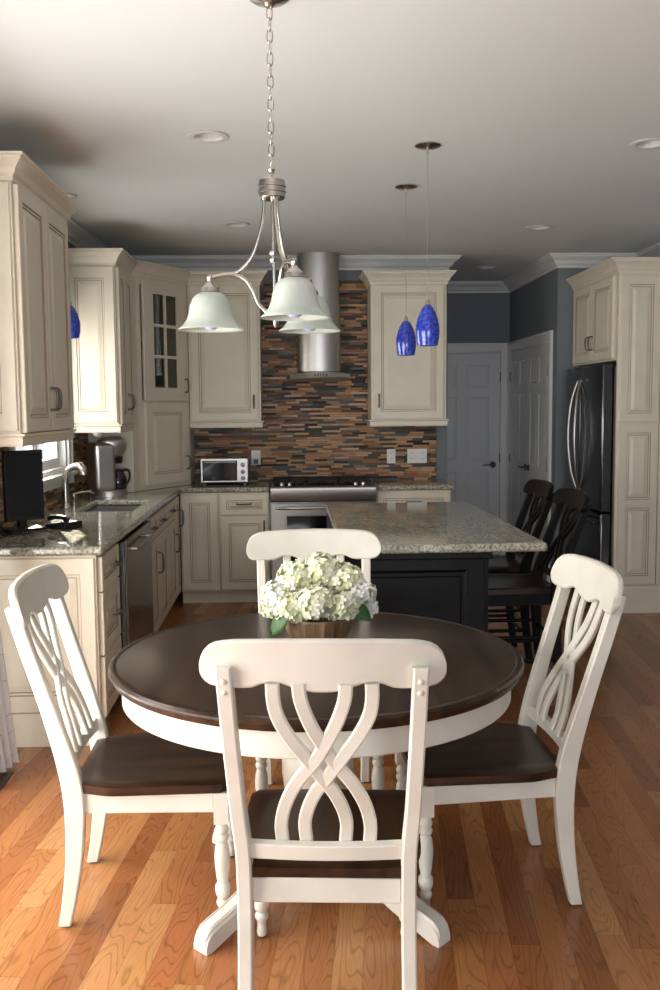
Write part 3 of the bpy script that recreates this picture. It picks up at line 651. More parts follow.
# ------------------------------------------------------------------ chairs
def chair(name, label, hs, zt, paint, glaze, seatm, loc, rotz, group, tall=False):
    t = thing(name, label, 'chair' if not tall else 'stool', loc, rotz, group); k = (hs-.45)
    def Z(z): return z*(hs/.45) if z <= .45 else hs+(z-.45)*((zt-hs)/.60)
    # side profile of rear posts : z, y(forward), half depth, x
    prof = [(.0, -.268, .018, .197), (.07, -.254, .020, .197), (.2, -.236, .024, .196), (.33, -.229, .028, .195), (.42, -.232, .030, .195), (.50, -.245, .029, .196),
            (.60, -.269, .025, .203), (.72, -.303, .022, .208), (.85, -.342, .021, .212), (.97, -.376, .020, .215), (.985, -.380, .016, .215)]
    def py(z):
        for a, b in zip(prof, prof[1:]):
            if a[0] <= z <= b[0]: u = (z-a[0])/(b[0]-a[0]); return a[1]+(b[1]-a[1])*u
        return prof[-1][1]+(z-.985)*-.31
    for s_ in (-1, 1):
        pp = crv([(z, y, d, x) for z, y, d, x in prof], 4) if False else None
        rings = []
        Ps = [Vector(q) for q in prof]
        sm = []
        V4 = prof
        for i in range(len(V4)-1):
            p0 = V4[max(i-1, 0)]; p1 = V4[i]; p2 = V4[i+1]; p3 = V4[min(i+2, len(V4)-1)]
            for q in range(4):
                u = q/4; sm.append([.5*((2*b)+(c-a)*u+(2*a-5*b+4*c-d)*u*u+(3*b-a-3*c+d)*u**3) for a, b, c, d in zip(p0, p1, p2, p3)])
        sm.append(list(V4[-1]))
        hx = .0175
        for z, y, d, x in sm:
            X_ = s_*x; z2 = Z(z); b = .004
            rings.append([(X_-hx+b, y-d, z2), (X_+hx-b, y-d, z2), (X_+hx, y-d+b, z2), (X_+hx, y+d-b, z2), (X_+hx-b, y+d, z2), (X_-hx+b, y+d, z2), (X_-hx, y+d-b, z2), (X_-hx, y-d+b, z2)])
        m = MB(); m.loft(rings); leg = m.build('rear_leg', paint, t, smooth=28)
        m = MB()
        for zb in (.925, .952):
            yb = py(zb)-.020; m.x = Matrix.Translation((s_*.2145, yb, Z(zb))) @ Matrix.Rotation(PI/2+.3, 4, 'X'); m.lathe([(.0075, -.002), (.0075, .001), (.005, .004), (0, .005)], seg=10)
        m.build('bolt_cap', paint, leg, smooth=60)
        if not tall:
            m = MB(); m.lathe([(0, .0), (.011, .0), (.012, .006), (0, .006)], (s_*.197, -.268, -.0065), 12); m.build('glide', PEWT, leg)
    # crest rail
    top = [(-.272, -.064), (-.266, -.042), (-.253, -.024), (-.232, -.012), (-.20, -.006), (-.12, -.002), (0, 0)]
    bot = [(-.273, -.085), (-.268, -.103), (-.258, -.114), (-.245, -.120), (-.215, -.1225), (-.18, -.123), (-.155, -.120), (-.135, -.111), (-.115, -.106), (-.09, -.108), (-.068, -.116), (-.045, -.124), (-.02, -.1285), (0, -.129)]
    half = top+[]; outline = top+[(-x, z) for x, z in top[:-1][::-1]]+[(-x, z) for x, z in bot[:-1]]+bot[::-1]
    slope = -.26; cs = 1.0
    def cf(x, y, z):
        zz = 1.052+z; bow = -.030*(1-(x/.272)**2)
        return (x*cs, py(.93)+.026+(zz-.93)*slope+bow+y, Z(zz))
    # grid fill so the bow is smooth: split outline into columns
    import bisect
    m = MB(); cols = [-.272, -.269, -.262, -.25, -.235, -.215, -.195, -.175, -.155, -.135, -.115, -.09, -.07, -.045, -.02, 0]
    cols = cols+[-c for c in cols[:-1][::-1]]
    def interp(L_, x):
        x = -abs(x); L2 = sorted(L_)
        for a, b in zip(L2, L2[1:]):
            if a[0] <= x <= b[0] and b[0] > a[0]: return a[1]+(b[1]-a[1])*(x-a[0])/(b[0]-a[0])
        return L2[0][1] if x < L2[0][0] else L2[-1][1]
    rings = []
    for x in cols:
        zt_, zb_ = interp(top, x), interp(bot, x); b = .006
        if abs(x) > .2715: zt_, zb_ = -.066, -.088; b = .002
        rings.append([cf(x, -.012+b, zt_), cf(x, .012-b, zt_), cf(x, .012, zt_-b), cf(x, .012, zb_+b), cf(x, .012-b, zb_), cf(x, -.012+b, zb_), cf(x, -.012, zb_+b), cf(x, -.012, zt_-b)])
    m.loft(rings); m.build('crest_rail', paint, t, smooth=28)
    # lattice slats: z from back rail to crest
    zl, zh = .515, .945
    A = [(0, -.109), (.10, -.109), (.2, -.101), (.33, -.075), (.47, -.036), (.6, 0), (.68, .022), (.78, .040), (.88, .049), (1, .046)]
    B = [(0, -.052), (.1, -.048), (.24, -.029), (.37, -.003), (.48, .023), (.6, .060), (.7, .083), (.8, .098), (.9, .105), (1, .103)]
    for sgn in (1, -1):
        for ci, cur in enumerate((A, B)):
            path = crv([(u, x, 0) for u, x in cur], 3); rings = []; n = len(path)
            for i, (u, x, _) in enumerate(path):
                z = zh+(zl-zh)*u; a = path[max(i-1, 0)]; b = path[min(i+1, n-1)]
                dx = (b[1]-a[1]); dz = (zl-zh)*(b[0]-a[0]); ln = math.hypot(dx, dz); nx, nz = -dz/ln, dx/ln
                wv = .0016*math.sin(u*PI*5+(0 if sgn > 0 else PI)+ci*1.2)
                yc = py(z)+.012-.022*(1-(x/.25)**2)*(1-u)**1.0-.004+wv
                hw = .0158
                rings.append([(sgn*(x+nx*a_), yc+b_, Z(z+nz*a_)) for a_, b_ in ((-hw, -.004), (-hw+.004, -.008), (hw-.004, -.008), (hw, -.004), (hw, .004), (hw-.004, .008), (-hw+.004, .008), (-hw, .004))])
            m = MB(); m.loft(rings); m.build('slat', paint, t, smooth=28)
    # lower back rail
    m = MB(); rings = []
    for i in range(11):
        x = -.183+.366*i/10; bow = -.012*(1-(x/.18)**2); y0 = py(.495)+bow
        rings.append([(x, y0-.011, Z(.475)), (x, y0-.018, Z(.515)), (x, y0+.006, Z(.520)), (x, y0+.013, Z(.478))])
    m.loft(rings); m.build('back_rail', paint, t, smooth=40, bevel=(.003, 1))
    # seat: saddle
    m = MB(); nx_, ny_ = 24, 18; vs = []; y0s, y1s = -.238, .218
    def ow(v): return .192+.040*min(1, max(0, (v-.0)/.25)) if v < .25 else .232-.006*(v-.25)
    def pt(i, j):
        v = j/ny_; a = -1+2*i/nx_; hw = ow(v); y = y0s+(y1s-y0s)*v; 
        y += (.012*(1-a*a) if v > .98 else 0)*1.0+ (.012*(1-a*a))*v*v*.0
        cr = .016*(max(0, abs(a)-.88)/.12)**2 if v > .9 else 0
        dish = .012*max(0, 1-((a*abs(a))**2)*2.2)*math.sin(PI*min(1, max(0, v*.9+.05)))
        edge = min(1, (1-abs(a))/.05, v/.05, (1-v)/.05); rd = .005*(1-edge)**2
        return (a*hw, y-cr*1.5, hs-dish-rd)
    top_ = [[pt(i, j) for i in range(nx_+1)] for j in range(ny_+1)]
    vs = [p for r_ in top_ for p in r_]; n1 = len(vs); vs += [(p[0], p[1], hs-.030) for p in vs]; w1 = nx_+1; fs = []
    for j in range(ny_):
        for i in range(nx_):
            q = [j*w1+i, j*w1+i+1, (j+1)*w1+i+1, (j+1)*w1+i]; fs.append(tuple(q)); fs.append(tuple(n1+a for a in q[::-1]))
    bd = [i for i in range(w1)]+[j*w1+nx_ for j in range(1, ny_+1)]+[ny_*w1+i for i in range(nx_-1, -1, -1)]+[j*w1 for j in range(ny_-1, 0, -1)]
    for a, b in zip(bd, bd[1:]+bd[:1]): fs.append((a, n1+a, n1+b, b))
    m.add(vs, fs); m.build('seat', seatm, t, smooth=50)
    # apron
    a0, a1 = hs-.095, hs-.031; m = MB()
    m.box(-.178, .178, -.236, -.216, a0, a1); m.box(-.185, .185, .178, .198, a0, a1)
    for s_ in (-1, 1):
        q = [(s_*.197, -.2035), (s_*.213, .176), (s_*.193, .176), (s_*.177, -.2035)]
        m.add([(x, y, z) for z in (a0, a1) for x, y in q], [(0, 1, 2, 3), (7, 6, 5, 4)]+[(j, (j+1) % 4, 4+(j+1) % 4, 4+j) for j in range(4)])
    m.build('apron', paint, t, bevel=(.003, 1))
    # turned front legs
    for s_ in (-1, 1):
        fz = (hs-.031); b0 = hs-.125; m = MB(); lx, ly = s_*.207, .198
        m.box(lx-.0215, lx+.0215, ly-.0215, ly+.0215, b0, fz)
        P = [(0, 0), (.013, 0), (.015, .01), (.013, .03), (.013, .045), (.017, .052), (.020, .062), (.017, .072), (.013, .076), (.017, .080), (.021, .09), (.023, .105), (.022, .118), (.018, .124),
             (.0155, .128), (.019, .15), (.0225, .19), (.023, .215), (.020, .245), (.015, .26), (.019, .266), (.021, .275), (.018, .284), (.014, .287), (.019, .293), (.021, .302), (.017, .31), (.017, .3255), (0, .3255)]
        m.lathe([(r, z*b0/.325) for r, z in P], (lx, ly, 0), 18); lg = m.build('front_leg', paint, t, smooth=50)
        if not tall:
            m = MB(); m.lathe([(0, 0), (.011, 0), (.012, .006), (0, .006)], (lx, ly, -.0065), 12); m.build('glide', PEWT, lg)
    if tall:
        for z, yb in ((.20, 0), (.32, 0)):
            for s_ in (-1, 1):
                m = MB(); m.tube([(s_*.200, -.225, z), (s_*.205, .19, z)], [.010, .011], 10); m.build('stretcher', paint, t, smooth=50)
        for z in (.15, .27):
            m = MB(); m.tube([(-.19, .198, z), (.19, .198, z)], .012, 10); m.build('stretcher', paint, t, smooth=50)
            m = MB(); m.tube([(-.18, -.237, z+.03), (.18, -.237, z+.03)], .010, 10); m.build('stretcher', paint, t, smooth=50)
    return t
GZ = .0066
GC = 'antique white chairs around the round table'
ch = chair('dining_chair', 'antique white crossed-slat dining chair nearest the camera, seen from behind', .429, 1.017, CHW, CHG, WOOD, (.095, 2.380, GZ), -.078, GC)
dup(ch, (-.410, 2.883, GZ), -PI/2, 'antique white dining chair left of the round table, facing right', GC)
dup(ch, (.580, 2.90, GZ), PI/2+.05, 'antique white dining chair right of the round table, facing left', GC)
dup(ch, (.095, 3.43, GZ), PI, 'antique white dining chair on the far side of the round table, behind the flowers', GC)
GS = 'black stools at the island'
st = chair('bar_stool', 'black crossed-back counter stool nearer to the camera at the right side of the island', .585, 1.068, BLK, BLK, BLKW, (1.145, 4.95, 0), PI/2, GS, True)
dup(st, (1.145, 5.60, 0), PI/2, 'black crossed-back counter stool farther back at the right side of the island', GS)

# ------------------------------------------------------------------ round table
TX, TY = .078, 2.868
root = thing('round_dining_table', 'round pedestal dining table with a dark wood top and white apron', 'table', (TX, TY, 0))
m = MB(); m.lathe([(0, .722), (.610, .722), (.621, .725), (.625, .733), (.627, .741), (.633, .746), (.633, .753), (.627, .759), (.612, .760), (.609, .7585), (.604, .760), (0, .760)], seg=128); m.build('tabletop', TOPW, root, smooth=35)
m = MB(); m.lathe([(.575, .645), (.592, .645), (.595, .649), (.595, .7215), (.575, .7215), (.575, .645)], seg=128, caps=False); m.box(-.57, .57, -.03, .03, .66, .7215); m.box(-.03, .03, -.57, .57, .66, .7215)
m.build('apron', CHW, root, smooth=35)
m = MB(); m.lathe([(0, .14), (.10, .14), (.10, .17), (.085, .18), (.075, .20), (.085, .22), (.080, .235), (.085, .26), (.105, .32), (.113, .38), (.112, .43), (.095, .48), (.072, .51), (.066, .53), (.080, .54), (.085, .555), (.075, .57), (.085, .585), (.12, .60), (.13, .625), (.13, .655), (0, .655)], seg=40); m.build('pedestal_column', CHW, root, smooth=40)
for k in range(4):
    an = PI/4+k*PI/2; m = MB(); prof = [(.02, .255, .10), (.10, .245, .095), (.18, .205, .095), (.26, .155, .078), (.34, .115, .05), (.42, .088, .026), (.48, .074, .008), (.505, .066, .001), (.522, .05, .001), (.528, .03, .001)]
    hw = .028; rings = []
    prof = [(a*.925, b, c) for a, b, c in prof]
    for r_, zt_, zb_ in prof:
        rings.append([(r_, -hw, zb_), (r_, -hw, zt_-.014), (r_, -hw+.004, zt_-.010), (r_, -hw+.006, zt_), (r_, hw-.006, zt_), (r_, hw-.004, zt_-.010), (r_, hw, zt_-.014), (r_, hw, zb_)])
    m.x = Matrix.Rotation(an, 4, 'Z'); m.loft(rings); ft = m.build('pedestal_foot', CHW, root, smooth=35)
    m = MB(); m.x = Matrix.Rotation(an, 4, 'Z')
    for yy in (-hw+.011, hw-.011): m.tube([(r_, yy, zt_-.0005) for r_, zt_, _ in prof[1:8]], .0022, 6)
    m.build('glaze_line', CHG, ft)

# ------------------------------------------------------------------ bowl + hydrangeas
bx, by, bz = .085, 2.905, .7605
root = thing('wooden_bowl', 'faceted brown wooden bowl holding hydrangeas on the round table', 'bowl', (bx, by, bz))
m = MB(); m.lathe([(0, 0), (.052, 0), (.054, .006), (.048, .010), (0, .010)], seg=32); m.build('foot', BOWL, root, smooth=40)
m = MB(); prof = [(.045, .010), (.070, .022), (.090, .045), (.103, .075), (.108, .105), (.106, .112), (.098, .108), (.092, .08), (.07, .04), (.03, .022), (.0, .02)]
rings = []; seg = 44
for k, (r_, z) in enumerate(prof):
    rings.append([((r_*(1+(.018*math.cos(22*2*PI*j/seg) if k < 5 else 0)))*math.cos(2*PI*j/seg), (r_*(1+(.018*math.cos(22*2*PI*j/seg) if k < 5 else 0)))*math.sin(2*PI*j/seg), z) for j in range(seg)])
m.loft(rings); m.build('bowl_body', BOWL, root, smooth=25)
def bloom(loc, r, mt, label, up, leaf=None, sq=.85):
    root = thing('hydrangea', label, 'flower', loc, 0, 'hydrangea blooms in the wooden bowl')
    m = MB(); n = int(125*(r/.07)**2)
    for k in range(n):
        zz = 1-1.75*(k+.5)/n; ph = k*2.39996+R.random()*.4; q = math.sqrt(1-zz*zz)
        nrm = Vector((q*math.cos(ph), q*math.sin(ph), zz)); cen = Vector((nrm.x*r, nrm.y*r, nrm.z*r*sq))*(.93+.12*R.random())
        nn = (nrm+Vector((R.uniform(-.35, .35), R.uniform(-.35, .35), R.uniform(-.2, .35)))).normalized()
        a = nn.orthogonal().normalized(); b = nn.cross(a); a0 = R.random()*6.28; sz = R.uniform(.011, .017); mi = 0 if R.random() < .85 else (1 if R.random() < .7 else 2)
        for p in range(4):
            an = a0+p*PI/2+R.uniform(-.12, .12); d = a*math.cos(an)+b*math.sin(an); e = nn.cross(d); up_ = R.uniform(.0, .5)*sz
            P_ = [cen, cen+d*sz*.45-e*sz*.42+nn*sz*.16, cen+d*sz*.85-e*sz*.40+nn*(up_*.8), cen+d*sz*1.05+nn*(up_*.7), cen+d*sz*.85+e*sz*.40+nn*(up_*.8), cen+d*sz*.45+e*sz*.42+nn*sz*.16, cen+d*sz*.6+nn*sz*.02]
            m.add([tuple(x) for x in P_], [(0, 1, 6), (1, 2, 6), (2, 3, 6), (3, 4, 6), (4, 5, 6), (5, 0, 6)], mi)
    o = m.build('petals', mt, root, smooth=180); o['_keep'] = 1
    m = MB(); m.lathe([(0, -r*sq*.95), (r*.5, -r*sq*.75), (r*.8, -r*sq*.3), (r*.85, 0), (r*.75, r*sq*.4), (r*.4, r*sq*.75), (0, r*sq*.85)], seg=14); m.build('core', [PETG], root, smooth=60)
    tgt = Vector((bx, by, bz+.035))-Vector(loc)
    m = MB(); m.tube([(0, 0, -r*.4), tuple(tgt*.5+Vector((0, 0, -.01))), tuple(tgt)], .003, 6); m.build('stem', LEAF, root)
    if leaf:
        for (lx, ly, lz, an, tilt) in leaf:
            m = MB(); m.x = Matrix.Translation((lx, ly, lz)) @ Matrix.Rotation(an, 4, 'Z') @ Matrix.Rotation(tilt, 4, 'Y') @ Matrix.Rotation(1.0 if abs(an) < 1.5 else -1.0, 4, 'X')
            n = 8; vs = []; 
            for i in range(n+1):
                u = i/n; w_ = .030*math.sin(PI*min(1, u*.95+.03))**.8*(1-.25*u); 
                vs += [(u*.085, -w_, .006-.02*u*u), (u*.085, 0, -.02*u*u), (u*.085, w_, .006-.02*u*u)]
            fs = []
            for i in range(n):
                for j in range(2): fs.append((i*3+j, i*3+j+1, i*3+j+4, i*3+j+3))
            m.add(vs, fs); o = m.build('leaf', LEAF, root, smooth=180); o['_keep'] = 1
            md = o.modifiers.new('thickness', 'SOLIDIFY'); md.thickness = .001
    return root
MC, MW, MG = [PET, PETW, PETG], [PETW, PET, PETG], [PET, PETG, PETW]
bloom((bx-.01, by-.075, .925), .060, MC, 'cream hydrangea bloom at the front centre of the bouquet', 1)
bloom((bx-.080, by-.058, .905), .052, MC, 'cream hydrangea bloom low at the front left, over the bowl rim', 1, [(-.012, -.040, -.010, PI*.97, .75)])
bloom((bx+.068, by-.058, .912), .052, MC, 'cream hydrangea bloom low at the front right, over the bowl rim', 1)
bloom((bx-.128, by+.0, .935), .052, MW, 'white hydrangea bloom at the far left of the bouquet', 1)
bloom((bx+.128, by+.0, .935), .052, MW, 'white hydrangea bloom at the far right of the bouquet', 1, [(-.035, -.050, -.020, -.25, .55)])
bloom((bx-.070, by+.02, .988), .056, MC, 'cream hydrangea bloom high on the left of the bouquet', 1)
bloom((bx+.01, by+.03, 1.008), .060, MC, 'cream hydrangea bloom at the very top of the bouquet', 1)
bloom((bx+.086, by+.02, .982), .054, MG, 'green-tinged hydrangea bloom high on the right of the bouquet', 1)
bloom((bx-.145, by+.03, .890), .036, MG, 'small greenish hydrangea bloom hanging low at the left end of the bouquet', 1)
bloom((bx+.150, by+.02, .888), .034, MW, 'small white hydrangea bloom hanging low at the right end of the bouquet', 1)

# ------------------------------------------------------------------ chandelier
cx, cy = -.042, 2.94
root = thing('chandelier', 'brushed nickel three-arm chandelier with white bell glass shades over the table', 'chandelier', (cx, cy, 0))
m = MB(); m.lathe([(0, HW-.035), (.012, HW-.035), (.02, HW-.026), (.05, HW-.018), (.062, HW-.010), (.065, HW-.001), (0, HW-.001)], seg=32); m.build('canopy', NICK, root, smooth=35)
z = HW-.034; k = 0
lnk = MB()
while z > 2.275:
    hh, ww = .019, .0085; pts = []
    for j in range(16):
        a = 2*PI*j/16; u = ww*math.cos(a); v = math.copysign(min(abs(math.sin(a))*hh*1.15, hh), math.sin(a))
        pts.append((u, 0, z-hh+v) if k % 2 == 0 else (u*.2, u, z-hh+v))
    lnk.tube(pts, .0021, 6, closed=True); z -= 2*hh-.005; k += 1
lnk.build('chain', NICK, root, smooth=60)
m = MB(); m.tube([(.002+.004*math.sin(i*.9), .004*math.cos(i*1.1), HW-.03-i*(HW-2.29)/14) for i in range(15)], .0014, 6); m.build('cord', CHW, root)
zz = 2.216
m = MB(); m.lathe([(0, .045), (.008, .045), (.011, .035), (.007, .027), (.015, .02), (.034, .010), (.040, .002), (.040, -.010), (.043, -.012), (.043, -.017), (.040, -.019), (.040, -.026), (.043, -.028), (.043, -.033), (.040, -.035), (.040, -.048), (.036, -.052), (0, -.052)], (0, 0, zz-.01), 32); m.build('hub', NICK, root, smooth=35)
m = MB(); m.tube([(0, 0, 2.18), (.006, 0, 1.80)], .0055, 10); m.lathe([(0, .02), (.010, .018), (.012, .005), (.009, -.002), (.012, -.008), (.008, -.02), (0, -.02)], (0, 0, 1.985), 16)
m.lathe([(0, .05), (.012, .045), (.020, .03), (.022, .01), (.014, -.004), (.008, -.01), (.011, -.018), (.009, -.03), (.003, -.045), (0, -.047)], (.006, 0, 1.812), 18); m.build('stem', NICK, root, smooth=50)
RA = .195
for deg, dz in ((176, -.010), (289, .007), (54, -.004)):
    a = math.radians(deg); c_, s_ = math.cos(a), math.sin(a)
    def pp(r_, z_): return (r_*c_, r_*s_, z_+(dz-.022)*min(1, max(0, (2.19-z_)/.15)))
    m = MB()
    m.tube([pp(r_, z_) for r_, _, z_ in crv([(.018, 0, 1.845), (.045, 0, 1.87), (.062, 0, 1.91), (.085, 0, 1.945), (.12, 0, 1.962), (.16, 0, 1.96), (RA+.005, 0, 1.952)], 6)], .0068, 10)
    m.tube([pp(r_, z_) for r_, _, z_ in crv([(.024, 0, 2.17), (.028, 0, 2.12), (.042, 0, 2.07), (.068, 0, 2.01), (.10, 0, 1.975), (.125, 0, 1.962)], 6)], .0058, 10)
    arm = m.build('arm', NICK, root, smooth=50)
    m = MB(); c = pp(RA, 1.952); m.lathe([(0, .012), (.008, .010), (.010, 0), (.007, -.008), (.012, -.014), (.020, -.022), (.029, -.030), (.030, -.042), (.026, -.046), (0, -.046)], c, 24); m.build('socket_cup', NICK, arm, smooth=40)
    m = MB(); prof = [(.024, .0), (.040, -.004), (.054, -.018), (.063, -.040), (.068, -.065), (.075, -.085), (.088, -.102), (.099, -.110), (.101, -.114), (.097, -.114), (.085, -.105), (.071, -.088), (.064, -.066), (.059, -.041), (.050, -.021), (.038, -.008), (.024, -.005)]
    m.lathe(prof, (c[0], c[1], 1.886+dz), 48, caps=False); m.build('shade', ALAB, arm, smooth=60)
    m = MB(); m.lathe([(0, 0), (.013, 0), (.014, -.02), (.020, -.04), (.028, -.058), (.030, -.075), (.026, -.092), (.015, -.103), (0, -.106)], (c[0], c[1], 1.878+dz), 20); m.build('bulb', BULB, arm, smooth=60)

# pendants
def pendant(label, x, y, ztop, zbot, proto=None):
    if proto: return dup(proto, (x, y, ztop), 0, label, 'cobalt blue glass pendants')
    r = thing('pendant_lamp', label, 'lamp', (x, y, ztop), 0, 'cobalt blue glass pendants')
    H = HW-ztop
    m = MB(); m.lathe([(0, H-.045), (.006, H-.045), (.007, H-.02), (.05, H-.012), (.062, H-.006), (.062, H-.001), (0, H-.001)], seg=32); m.build('canopy', NICK, r, smooth=35)
    m = MB(); m.tube([(0, 0, H-.04), (0, 0, .02)], .0016, 6); m.build('cord', NICK, r)
    m = MB(); m.lathe([(0, .025), (.006, .025), (.010, .012), (.013, -.004), (0, -.004)], seg=16); m.build('socket_cap', NICK, r, smooth=40)
    h = ztop-zbot; m = MB()
    pf = [(.010, 0), (.024, -.07), (.037, -.20), (.047, -.35), (.053, -.50), (.055, -.64), (.053, -.80), (.046, -1), (.042, -1), (.049, -.80), (.051, -.64), (.049, -.50), (.043, -.35), (.033, -.20), (.02, -.07), (.01, -.02)]
    m.lathe([(a*1.05, b*h) for a, b in pf], seg=32, caps=False); m.build('shade', BLUE, r, smooth=60)
    return r
pn = pendant('cobalt blue glass pendant over the near end of the island, the larger in the picture', .672, 4.54, 2.008, 1.812)
pendant('cobalt blue glass pendant over the far end of the island', .672, 5.37, 2.008, 1.812, pn)
pendant('cobalt blue glass pendant over the sink, half hidden by the left wall cabinet', -1.262, 5.60, 2.126, 1.937)
# recessed ceiling lights
LB = ['recessed ceiling light nearest on the left, above the near end of the left counter', 'recessed ceiling light farther back on the left, close to the hood', 'recessed ceiling light on the right, in front of the refrigerator', 'recessed ceiling light cut by the right edge of the picture', 'small recessed ceiling light deep in the hallway']
lt = None
for (x, y), lb in zip(LIGHTS, LB):
    if lt: dup(lt, (x, y, HW), 0, lb); continue
    lt = thing('recessed_light', lb, 'ceiling light', (x, y, HW), 0, 'recessed ceiling lights')
    m = MB(); m.lathe([(.062, -.001), (.090, -.001), (.094, -.004), (.094, -.006), (.088, -.008), (.064, -.006), (.058, .0), (.056, .06), (.058, .06), (.062, -.001)], seg=36, caps=False); m.build('trim_ring', TRIM, lt, smooth=35)
    m = MB(); m.lathe([(0, .03), (.02, .032), (.04, .042), (.052, .058), (.052, .075), (0, .075)], seg=28); m.build('bulb', LENS, lt, smooth=60)

# ------------------------------------------------------------------ counter-top things
Q = CZ1+.0008
# faucet
root = thing('faucet', 'satin nickel pull-out kitchen faucet with side lever at the sink window', 'faucet', (-1.385, 5.86, Q))
m = MB(); m.lathe([(0, 0), (.030, 0), (.030, .006), (.024, .012), (.022, .05), (.022, .11), (.020, .13), (0, .13)], seg=24)
m.tube(crv([(0, 0, .12), (.002, 0, .17), (.012, -.004, .215), (.045, -.015, .25), (.085, -.03, .262)], 6), [.022]*12+[.021]*12+[.020], 14); m.build('spout', NICK, root, smooth=50)
m = MB(); m.tube([(.078, -.028, .262), (.10, -.035, .262), (.118, -.041, .245), (.124, -.043, .205)], [.021, .028, .027, .024], 14); m.build('spray_head', NICK, root, smooth=60)
m = MB(); m.lathe([(0, 0), (.014, 0), (.014, .05), (.017, .06), (.014, .075), (0, .08)], (.02, .13, 0), 18); m.tube(crv([(.02, .13, .07), (.06, .15, .082), (.11, .17, .085), (.135, .18, .07)], 5), .0065, 10); m.build('lever', NICK, root, smooth=50)
# monitor
root = thing('flat_monitor', 'black flat-screen monitor standing on the left counter below the near wall cabinet', 'monitor', (-1.352, 4.80, Q), math.radians(38))
m = MB(); m.box(-.10, .10, -.07, .07, 0, .012); m.build('base', BLKP, root, bevel=(.004, 2))
m = MB(); m.box(-.02, .02, .0, .03, .013, .14); m.build('neck', BLKP, root)
m = MB(); m.box(-.10, .10, -.035, -.001, .05, .405); m.build('bezel', BLKP, root, bevel=(.004, 2))
m = MB(); m.box(-.084, .084, -.0365, -.0352, .07, .388); m.build('screen', SCREEN, root)
root = thing('telephone', 'black cordless phone lying on the left counter in front of the monitor', 'telephone', (-1.30, 4.78, Q), math.radians(-60)) if False else None
root = thing('desk_phone', 'black desk phone on the left counter in front of the monitor', 'telephone', (-1.165, 4.86, Q), math.radians(55))
m = MB(); m.prism([(-.075, 0), (.075, 0), (.075, .018), (-.05, .038), (-.075, .036)], -.06, .06, f=lambda x, y, z: (y, x, z)); m.build('base', BLKP, root, bevel=(.004, 2))
m = MB(); m.tube(crv([(-.035, -.07, .045), (-.035, -.04, .058), (-.035, .03, .058), (-.035, .065, .05)], 4), [.016]*4+[.012]*5+[.015]*4, 10); m.build('handset', BLKP, root, smooth=60)
m = MB()
for i in range(3):
    for j in range(4): m.box(.0+i*.017, .012+i*.017, -.045+j*.018, -.034+j*.018, .02, .036-.0*j)
m.build('keypad', WPL, root)
m = MB(); m.tube(crv([(-1.43, 4.55, Q+.006), (-1.40, 4.60, Q+.03), (-1.445, 4.64, Q+.07), (-1.44, 4.66, Q+.02), (-1.34, 4.60, Q+.005), (-1.25, 4.62, Q+.005)], 8), .004, 8)
m.tube(crv([(-1.452, 4.50, 1.12), (-1.43, 4.56, Q+.12), (-1.41, 4.62, Q+.01), (-1.36, 4.58, Q+.005), (-1.30, 4.64, Q+.005)], 8), .0035, 8)
tag(m.build('power_cord', BLKP, smooth=60), 'black cord looping beside the monitor on the left counter', 'cord')
root = thing('wall_outlet', 'dark wall outlet with a plugged-in cord on the left backsplash beside the monitor', 'outlet', (XL+.010, 4.50, 1.13), PI/2)
m = MB(); m.box(-.036, .036, -.006, -.0003, -.058, .058); m.build('cover_plate', BLKP, root, bevel=(.002, 2))
m = MB(); m.box(-.014, .014, -.03, -.0065, -.035, -.008); m.build('plug', BLKP, root, bevel=(.003, 2))
# coffee maker
root = thing('coffee_maker', 'stainless and black drip coffee maker in the left counter corner', 'coffee maker', (-1.275, 6.68, Q), math.radians(32))
m = MB(); m.lathe([(0, 0), (.125, 0), (.125, .035), (.118, .042), (0, .042)], seg=40); m.build('base', STEELC, root, smooth=35)
m = MB(); n = 20; a0 = math.radians(-15)
out = [(.115*math.cos(math.radians(a)), .125*math.sin(math.radians(a))) for a in range(20, 345, 12)] ; out = [(x, y) for x, y in out]
m = MB(); m.box(-.13, .02, -.105, .105, .042, .375); m.build('tank', STEELC, root, bevel=(.03, 5))
m = MB(); m.lathe([(0, .27), (.055, .27), (.082, .29), (.10, .33), (.105, .375), (.098, .392), (0, .395)], (.03, 0, 0), 36); m.lathe([(0, .395), (.08, .395), (.07, .41), (0, .415)], (.03, 0, 0), 30); m.build('brew_head', STEELC, root, smooth=40)
m = MB(); m.box(.018, .024, -.07, .07, .05, .28); m.lathe([(0, .225), (.045, .225), (.052, .27), (0, .27)], (.055, 0, 0), 24); m.build('filter_housing', BLKP, root, smooth=40)
m = MB(); m.lathe([(0, .001), (.055, .001), (.062, .02), (.064, .05), (.058, .085), (.045, .11), (.042, .125), (0, .125)], (.07, 0, .0435), 28); cf_ = m.build('carafe', BGL, root, smooth=50)
m = MB(); m.lathe([(0, 0), (.045, 0), (.04, .014), (0, .018)], (.07, 0, .169), 24); m.tube(crv([(.108, 0, .175), (.15, 0, .17), (.158, 0, .12), (.135, 0, .075), (.126, 0, .07)], 5), .009, 8); m.build('carafe_handle', BLKP, cf_, smooth=50)
